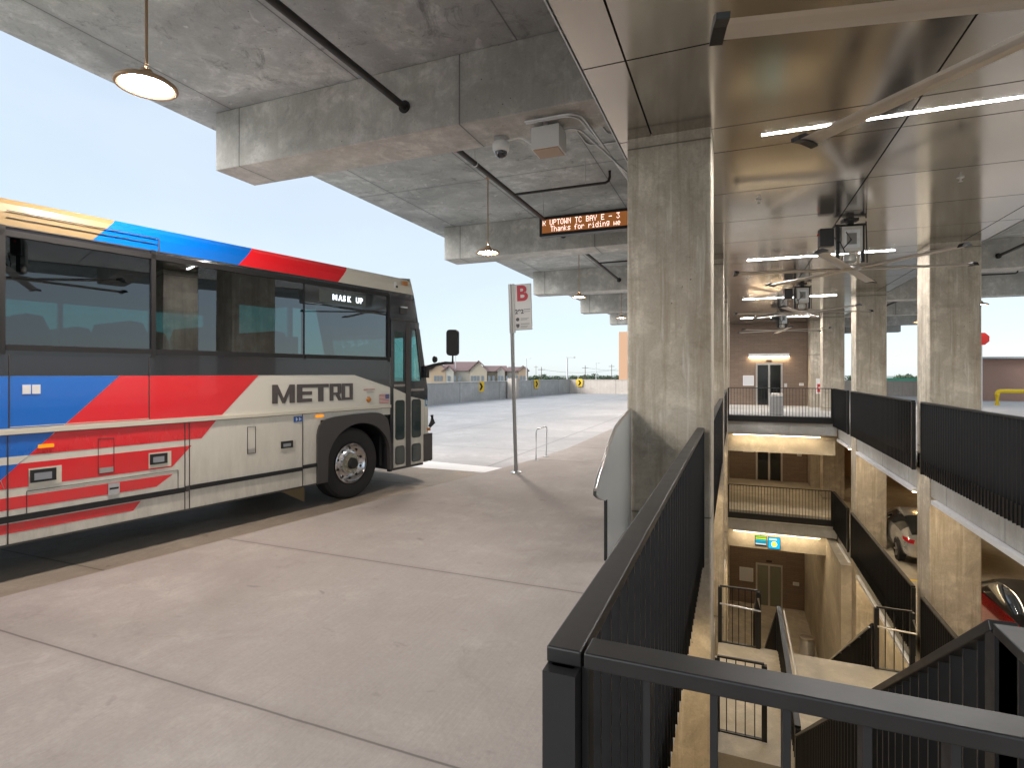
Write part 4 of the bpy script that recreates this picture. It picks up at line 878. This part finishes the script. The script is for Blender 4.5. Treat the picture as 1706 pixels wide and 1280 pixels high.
for x0, x1, z0, z1 in ((-3.81, -3.54, .825, 1.01), (-2.81, -2.56, .85, 1.03), (-1.25, -1.0, .845, 1.005)):
    q = MB(); q.box(x0 + .015, x1 - .01, -.004, .002, z0 + .01, z1 - .005, creamlt); q.box(x0 + .025, x1 - .055, -.02, -.0042, z0 + .05, z1 - .02, rub); q.box(x0 + .05, x1 - .09, -.024, -.0205, z0 + .07, z1 - .05, lens); q.build('side_lamp', bus)
for x0, x1, z0, z1 in ((-3.255, -3.115, .87, 1.225), (-1.685, -1.575, .88, 1.215)):
    q = MB()
    for c in ((x0, x1, z1 - .004, z1), (x0, x1, z0, z0 + .004), (x0, x0 + .004, z0, z1), (x1 - .004, x1, z0, z1)): q.box(c[0], c[1], -.005, .001, c[2], c[3], seam)
    q.box(x0 + .01, x1 - .01, -.008, .001, z0 + .01, z0 + .06, 'steel'); q.build('hatch_latch', bus)
q = MB(); q.box(-3.17, -3.07, -.012, .001, .645, .76, 'galv'); q.box(-3.16, -3.08, -.016, -.0125, .70, .72, rub); q.build('hatch_latch', bus)
q = MB(); q.box(-3.84, -3.78, -.006, .001, 1.69, 1.775, 'white'); q.box(-3.77, -3.71, -.006, .001, 1.69, 1.775, 'white'); q.build('vent_cover', bus)
MB().box(-3.73, -3.61, -.02, .001, 1.185, 1.22, ambr).build('marker_lamp', bus, bevel=.008); MB().box(-.69, -.56, -.02, .001, 1.265, 1.30, ambr).build('marker_lamp', bus, bevel=.008)
MB().lathe([(.001, -.02), (.035, -.018), (.045, -.001)], ambd, (.28, 0, 1.475), 'y', 18).build('turn_lamp', bus); MB().box(1.0, 1.12, -.02, .0, 3.33, 3.40, ambd).build('marker_lamp', bus, bevel=.012)
q = MB(); q.box(.82, .87, -.01, .004, 3.26, 3.36, 'white'); q.box(.85, .885, -.02, .004, 3.27, 3.30, rub); q.box(.95, 1.10, -.012, .004, 2.86, 2.96, grey); q.box(.95, 1.10, -.03, .0, 2.955, 2.975, 'galv'); q.build('camera_pod', bus)
# lettering METRO as block letters
def L_(b, polys, x, z, w, h):
    for p in polys: b.prism([(x + a * w, -.0042, z + c * h) for a, c in p], (0, .002, 0), letter)
q = MB(); zb, hh = 1.485, .245
L_(q, [[(0, 0), (.24, 0), (.24, 1), (0, 1)], [(.76, 0), (1, 0), (1, 1), (.76, 1)], [(.24, 1), (.24, .55), (.44, 0), (.56, 0), (.56, .35), (.5, .28)], [(.76, 1), (.5, .28), (.56, .0), (.76, .55)]], -1.35, zb, .335, hh)
L_(q, [[(0, 0), (.36, 0), (.36, 1), (0, 1)], [(.36, .8), (1.05, .8), (1.05, 1), (.36, 1)], [(.36, .4), (1, .4), (1, .6), (.36, .6)], [(.36, 0), (1, 0), (1, .2), (.36, .2)]], -.985, zb, .24, hh)
L_(q, [[(0, .8), (1, .8), (1, 1), (0, 1)], [(.33, 0), (.67, 0), (.67, .8), (.33, .8)]], -.735, zb, .27, hh)
L_(q, [[(0, 0), (.33, 0), (.33, 1), (0, 1)], [(.33, .82), (1, .82), (1, 1), (.33, 1)], [(.68, .42), (1, .42), (1, .82), (.68, .82)], [(.33, .34), (.9, .34), (.9, .48), (.33, .48)], [(.5, .34), (.75, 0), (1.05, 0), (.85, .34)]], -.45, zb, .205, hh)
L_(q, [[(0, 0), (.3, 0), (.3, 1), (0, 1)], [(.7, 0), (1, 0), (1, 1), (.7, 1)], [(.3, .84), (.7, .84), (.7, 1), (.3, 1)], [(.3, 0), (.7, 0), (.7, .16), (.3, .16)]], -.235, zb, .205, hh)
q.build('lettering', bus)
q = MB(); fx, fz, fw, fh = .50, 1.405, .205, .14; redf = mat('flag_red', (.5, .05, .05), .5); whf = mat('flag_white', (.72, .7, .66), .5); blf = mat('flag_blue', (.05, .06, .22), .5)
for i in range(13): q.poly([(fx, -.0035, fz + fh * i / 13), (fx + fw, -.0035, fz + fh * i / 13), (fx + fw, -.0035, fz + fh * (i + 1) / 13), (fx, -.0035, fz + fh * (i + 1) / 13)], redf if i % 2 == 0 else whf)
q.poly([(fx + fw * .6, -.005, fz + fh * .46), (fx + fw, -.005, fz + fh * .46), (fx + fw, -.005, fz + fh), (fx + fw * .6, -.005, fz + fh)], blf)
for i in range(4):
    for j in range(3): q.poly([(fx + fw * (.65 + .09 * i), -.006, fz + fh * (.56 + .14 * j)), (fx + fw * (.67 + .09 * i), -.006, fz + fh * (.56 + .14 * j)), (fx + fw * (.67 + .09 * i), -.006, fz + fh * (.6 + .14 * j)), (fx + fw * (.65 + .09 * i), -.006, fz + fh * (.6 + .14 * j))], whf)
q.build('flag_decal', bus)
bt = mat('access_blue', (.02, .11, .40), .4)
q = MB(); q.box(-1.03, -.895, -.005, .001, 1.225, 1.30, bt)
for x in (-1.0, -.95): q.box(x, x + .012, -.0065, -.0052, 1.24, 1.285, whf); q.box(x, x + .03, -.0065, -.0052, 1.255, 1.265, whf)
q.box(1.555, 1.61, -.008, -.0065, 1.31, 1.43, mat('tag_blue', (.05, .25, .5), .4)); q.box(1.57, 1.595, -.0095, -.0082, 1.34, 1.41, whf); q.build('access_decal', bus)
q = MB(); q.box(.18, .40, -.0045, .001, 1.625, 1.635, redf); q.box(.24, .38, -.0045, .001, 1.585, 1.589, seam); q.build('small_print', bus)
# wheel arch
q = MB(); N_ = 20
inner = [(-.66, .34)] ; 
def arch_pts(rx, top, x0, x1, zb_):
    return [(x0, zb_)] + [(.08 + rx * cos(radians(180 - a)), .52 + top * sin(radians(a))) for a in range(0, 181, 12)] + [(x1, zb_)]
inn_p = [(-.50, .34)] + [(.10 - .60 * cos(radians(a)), .60 + .53 * sin(radians(a))) for a in range(10, 171, 8)] + [(.70, .34)]
cxs = [(-.67, .34), (-.67, 1.02), (-.65, 1.12), (-.60, 1.19), (-.5, 1.235), (-.35, 1.255), (.0, 1.27), (.35, 1.275), (.48, 1.26), (.58, 1.22), (.65, 1.15), (.69, 1.05), (.715, .8), (.735, .34)]
def along(poly, n):
    d = [0]
    for a, b in zip(poly, poly[1:]): d.append(d[-1] + math.hypot(b[0] - a[0], b[1] - a[1]))
    out = []
    for i in range(n + 1):
        s = d[-1] * i / n; j = 0
        while j < len(d) - 2 and d[j + 1] < s: j += 1
        f = (s - d[j]) / max(1e-9, d[j + 1] - d[j]); out.append((poly[j][0] + (poly[j + 1][0] - poly[j][0]) * f, poly[j][1] + (poly[j + 1][1] - poly[j][1]) * f))
    return out
po, pi_ = along(cxs, 40), along(inn_p, 40)
for (a, b), (c, d) in zip(zip(po, po[1:]), zip(pi_, pi_[1:])): q.prism([(a[0], -.03, a[1]), (b[0], -.03, b[1]), (d[0], -.03, d[1]), (c[0], -.03, c[1])], (0, .06, 0), grey)
for a, b in zip(pi_, pi_[1:]): q.poly([(a[0], .03, a[1]), (b[0], .03, b[1]), (b[0], .55, b[1]), (a[0], .55, a[1])], rub)
q.build('wheel_arch', bus)
q = MB(); q.box(.755, 1.5, -.01, .06, .31, .342, grey); q.box(.72, .76, -.01, .06, .3, .345, rub); q.build('door_step', bus)
MB().prism([(-1.15, .25, .33), (-.68, .25, .35), (-.68, .25, .06)], (0, .01, 0), mat('mud_flap', (.22, .16, .08), .6)).build('mud_flap', bus)
def wheel(x, y, s=1):
    t = MB(); pr = [(.29, .05), (.32, .015), (.40, .0), (.49, .012), (.525, .045), (.53, .09), (.53, .24), (.49, .28), (.29, .25)]
    t.lathe(pr, tyre, (x, y, .53), 'y', 48)
    for i in range(4): t.lathe([(.531, .09 + i * .04), (.534, .095 + i * .04), (.534, .115 + i * .04), (.531, .12 + i * .04)], tyre, (x, y, .53), 'y', 48)
    w_ = t.build('wheel', bus, smooth=35)
    r = MB(); r.lathe([(.29, .05), (.30, .01), (.285, .0), (.275, .025), (.25, .05), (.20, .08), (.165, .07), (.155, .03)], chrome, (x, y, .53), 'y', 48); r.build('rim', w_, smooth=45)
    h = MB(); h.lathe([(.155, .03), (.15, .02), (.09, .02), (.085, .0), (.08, -.04), (.07, -.05), (.001, -.05)], hubm, (x, y, .53), 'y', 32, [hubm, hubm, hubm, rub, rub, rub])
    for i in range(10):
        a = 2 * pi * i / 10; h.lathe([(.001, -.005), (.012, -.005), (.013, .02)], 'steel', (x + .122 * cos(a), y, .53 + .122 * sin(a)), 'y', 6)
        a += pi / 10; h.lathe([(.001, .058), (.019, .058), (.019, .063)], 'gap', (x + .225 * cos(a), y - .008, .53 + .225 * sin(a)), 'y', 10)
    h.build('hub', w_)
wheel(0, .05); wheel(-7.9, .06); wheel(-9.2, .06)
wf = MB(); wf.lathe([(.001, .0), (.29, .0), (.53, .03), (.53, .28), (.001, .3)], tyre, (0, W - .33, .53), 'y', 40); wf.build('wheel', bus, smooth=40)
# mirror
mr_ = MB(); mr_.tube([(1.55, .0, 1.92), (1.60, -.05, 1.98), (1.68, -.10, 2.02), (1.85, -.20, 2.06), (1.98, -.27, 2.06), (1.98, -.27, 2.2)], [.05, .045, .03, .028, .028, .016], rub, 10); mr_.lathe([(.001, -.03), (.05, -.02), (.06, .01), (.001, .03)], rub, (1.70, -.1, 2.12), 'y', 16); mr_.box(1.52, 1.60, -.06, .01, 1.80, 2.0, rub)
mo = mr_.build('mirror', bus, smooth=50)
q = MB(); rr(q, -.11, .11, -.23, .23, .06, rub, -.05, .11); o = q.build('mirror_housing', mo, loc=(1.98, -.27, 2.42), rot=(0, 0, radians(-62)), bevel=.02)
q = MB(); rr(q, -.085, .085, -.07, .2, .03, mat('mirror_glass', (.85, .88, .9), .03, 1), .062, .002); rr(q, -.085, .085, -.2, -.09, .03, mat('mirror_glass2', (.85, .88, .9), .03, 1), .062, .002); q.build('mirror_glass', mo, loc=(1.98, -.27, 2.42), rot=(0, 0, radians(-62)))
MB().tube([(1.64, -.03, .95), (1.70, -.05, 1.02), (1.68, -.05, 1.15)], [.03, .05, .03], rub, 8).build('lower_mirror', bus, smooth=True); MB().box(1.6, 1.68, -.02, .02, .88, .93, ambd).build('turn_lamp', bus)

# ------------------------------------------------------------------ parked cars one level down
def car(loc, rz, label, paint, soft=False):
    t = thing('parked_car', label, 'car', loc, rz, 'cars parked one level down')
    st = [(-2.3, .70, .45, .62, .62, .55), (-2.22, .82, .30, .85, .86, .6), (-2.0, .88, .25, .95, 1.0, .62), (-1.55, .90, .22, .98, 1.13, .60), (-.9, .91, .2, .97, 1.38, .56), (-.2, .91, .2, .95, 1.45, .58), (.45, .91, .2, .93, 1.38, .58), (1.15, .90, .2, .90, .98, .66), (1.7, .88, .22, .82, .84, .66), (2.1, .80, .28, .70, .72, .6), (2.3, .62, .40, .55, .56, .5)]
    b = MB(); R_ = []; dg = mat('car_glass', (.015, .02, .025), .05, coat=1); top = mat('car_soft_top', (.03, .03, .032), .8) if soft else paint
    for x, w_, zb_, zl, zr, wr in st:
        h = [(w_ * .85, zb_), (w_ * .98, zb_ + .12), (w_, (zb_ + zl) / 2 + .05), (w_ * .97, zl), (wr + (.04 if zr - zl < .2 else 0), zr - .04), (wr * .75, zr)]
        i = len(b.v); full = h + [(-a, c) for a, c in h[::-1]]; b.v += [(x, a, c) for a, c in full]; R_.append(i)
    n_ = 12
    for j, (a, c) in enumerate(zip(R_, R_[1:])):
        for e_ in range(n_):
            g_ = (e_ + 1) % n_; green = (2 <= j <= 6); m_ = paint
            if e_ in (3, 7) and 3 <= j <= 6: m_ = dg
            if e_ in (4, 5, 6) and j in (2, 3, 6): m_ = dg
            if e_ in (4, 5, 6) and j in (4, 5): m_ = top
            b.f.append((a + e_, a + g_, c + g_, c + e_)); b.m.append(b.mi(m_))
    b.f.append(tuple(R_[0] + k for k in range(n_))[::-1]); b.m.append(b.mi(paint)); b.f.append(tuple(R_[-1] + k for k in range(n_))); b.m.append(b.mi(paint))
    o = b.build('body', t, smooth=True); ss = o.modifiers.new('smooth', 'SUBSURF'); ss.levels = ss.render_levels = 2
    for s in (-1, 1):
        for x in (-1.38, 1.42):
            MB().lathe([(.001, 0), (.36, 0), (.37, .02)], rub, (x, s * .905 - .01, .34), 'y', 28).build('wheel_arch', t)
            w_ = MB(); w_.lathe([(.22, .0), (.30, -.01), (.325, .02), (.325, .18), (.22, .2)] if s > 0 else [(.22, .2), (.30, .21), (.325, .18), (.325, .02), (.22, 0)], tyre, (x, .78 * s + (0 if s < 0 else -.0) - (.12 if s < 0 else .04), .325), 'y', 28); wo = w_.build('wheel', t, smooth=40)
            yy = s * .93; rm = MB(); rm.lathe([(.22, yy - s * .02), (.205, yy), (.19, yy - s * .03), (.001, yy - s * .03)], rub, (x, 0, .325), 'y', 24)
            for a in range(5): an = 2 * pi * a / 5; rm.bar((x, yy - s * .012, .325), (x + .2 * cos(an), yy - s * .005, .325 + .2 * sin(an)), .03, .05, 'steel', (0, 1, 0))
            rm.build('rim', wo)
        l = MB(); l.prism([(-2.24, s * .83, .80), (-2.02, s * .895, .83), (-1.98, s * .895, .92), (-2.2, s * .80, .92)], (0, s * .012, 0), mat('tail_lens', (.45, .01, .015), .15, coat=1)); l.prism([(-2.315, s * .70, .78), (-2.27, s * .84, .79), (-2.24, s * .84, .90), (-2.27, s * .66, .89)], (-.012, 0, 0), mat('tail_lens2', (.45, .01, .015), .15, coat=1)); l.build('tail_lamp', t)
        MB().prism([(2.28, s * .55, .50), (2.05, s * .83, .55), (1.98, s * .84, .68), (2.2, s * .6, .64)], (.015, s * .01, 0), lens).build('headlamp', t)
        MB().box(.75, .9, min(s * .93, s * 1.05), max(s * .93, s * 1.05), .92, 1.02, paint).build('wing_mirror', t, bevel=.02)
    q = MB(); q.box(-2.33, -2.3, -.25, .25, .55, .68, whf); q.build('number_plate', t)
car((5.62, 21.9, LV1), radians(90), 'silver sedan parked one level down behind the third column, tail lamp showing', mat('silver_car_paint', (.62, .63, .64), .25, .7, coat=.8))
car((5.95, 14.9, LV1), radians(90), 'red car with a dark roof parked one level down at the right edge', mat('red_car_paint', (.36, .012, .01), .22, .2, coat=1), True)
MB().poly([(4.3, 18.6, LV1 + .004), (9.5, 18.3, LV1 + .004), (9.5, 18.42, LV1 + .004), (4.3, 18.72, LV1 + .004)], 'yellow').build('parking_line', kind='structure')
for y in (17.3, 24.8):
    t = thing('garage_lamp', f'small round ceiling lamp of the parking level, {"nearer" if y < 20 else "farther"} one', 'ceiling lamp', (6.4, y, -.36), 0, 'garage ceiling lamps'); MB().lathe([(.001, 0), (.14, -.002), (.16, -.05), (.12, -.09)], 'black', n=20).build('housing', t, smooth=True); MB().lathe([(.12, -.085), (.08, -.13), (.001, -.15)], emit('garage_bulb', (1, .6, .22), 26), n=20).build('lens', t, smooth=True)
for x, y in ((10.5, 9.5), (10.5, 31)):
    t = thing('garage_lamp', f'round ceiling lamp deep inside the parking level, {"nearer" if y < 20 else "farther"} one', 'ceiling lamp', (x, y, -.36), 0, 'garage ceiling lamps'); MB().lathe([(.001, 0), (.14, -.002), (.16, -.05), (.12, -.09)], 'black', n=20).build('housing', t, smooth=True); MB().lathe([(.12, -.085), (.08, -.13), (.001, -.15)], emit('garage_bulb2', (1, .55, .18), 60), n=20).build('lens', t, smooth=True)
for x, y, z in ((1.6, 30.5, LV1 - .345), (1.6, 29.8, -.345)):  # middle level lamp is added unseen behind the beam, to brighten that lobby
    t = thing('lobby_lamp', 'round ceiling lamp ' + ('in the street' if z < -2 else 'middle') + ' level lobby', 'ceiling lamp', (x, y, z)); MB().lathe([(.001, -.0), (.2, -.002), (.2, -.05), (.001, -.06)], emit('lobby_bulb', (1, .76, .48), 34), n=20).build('lens', t)
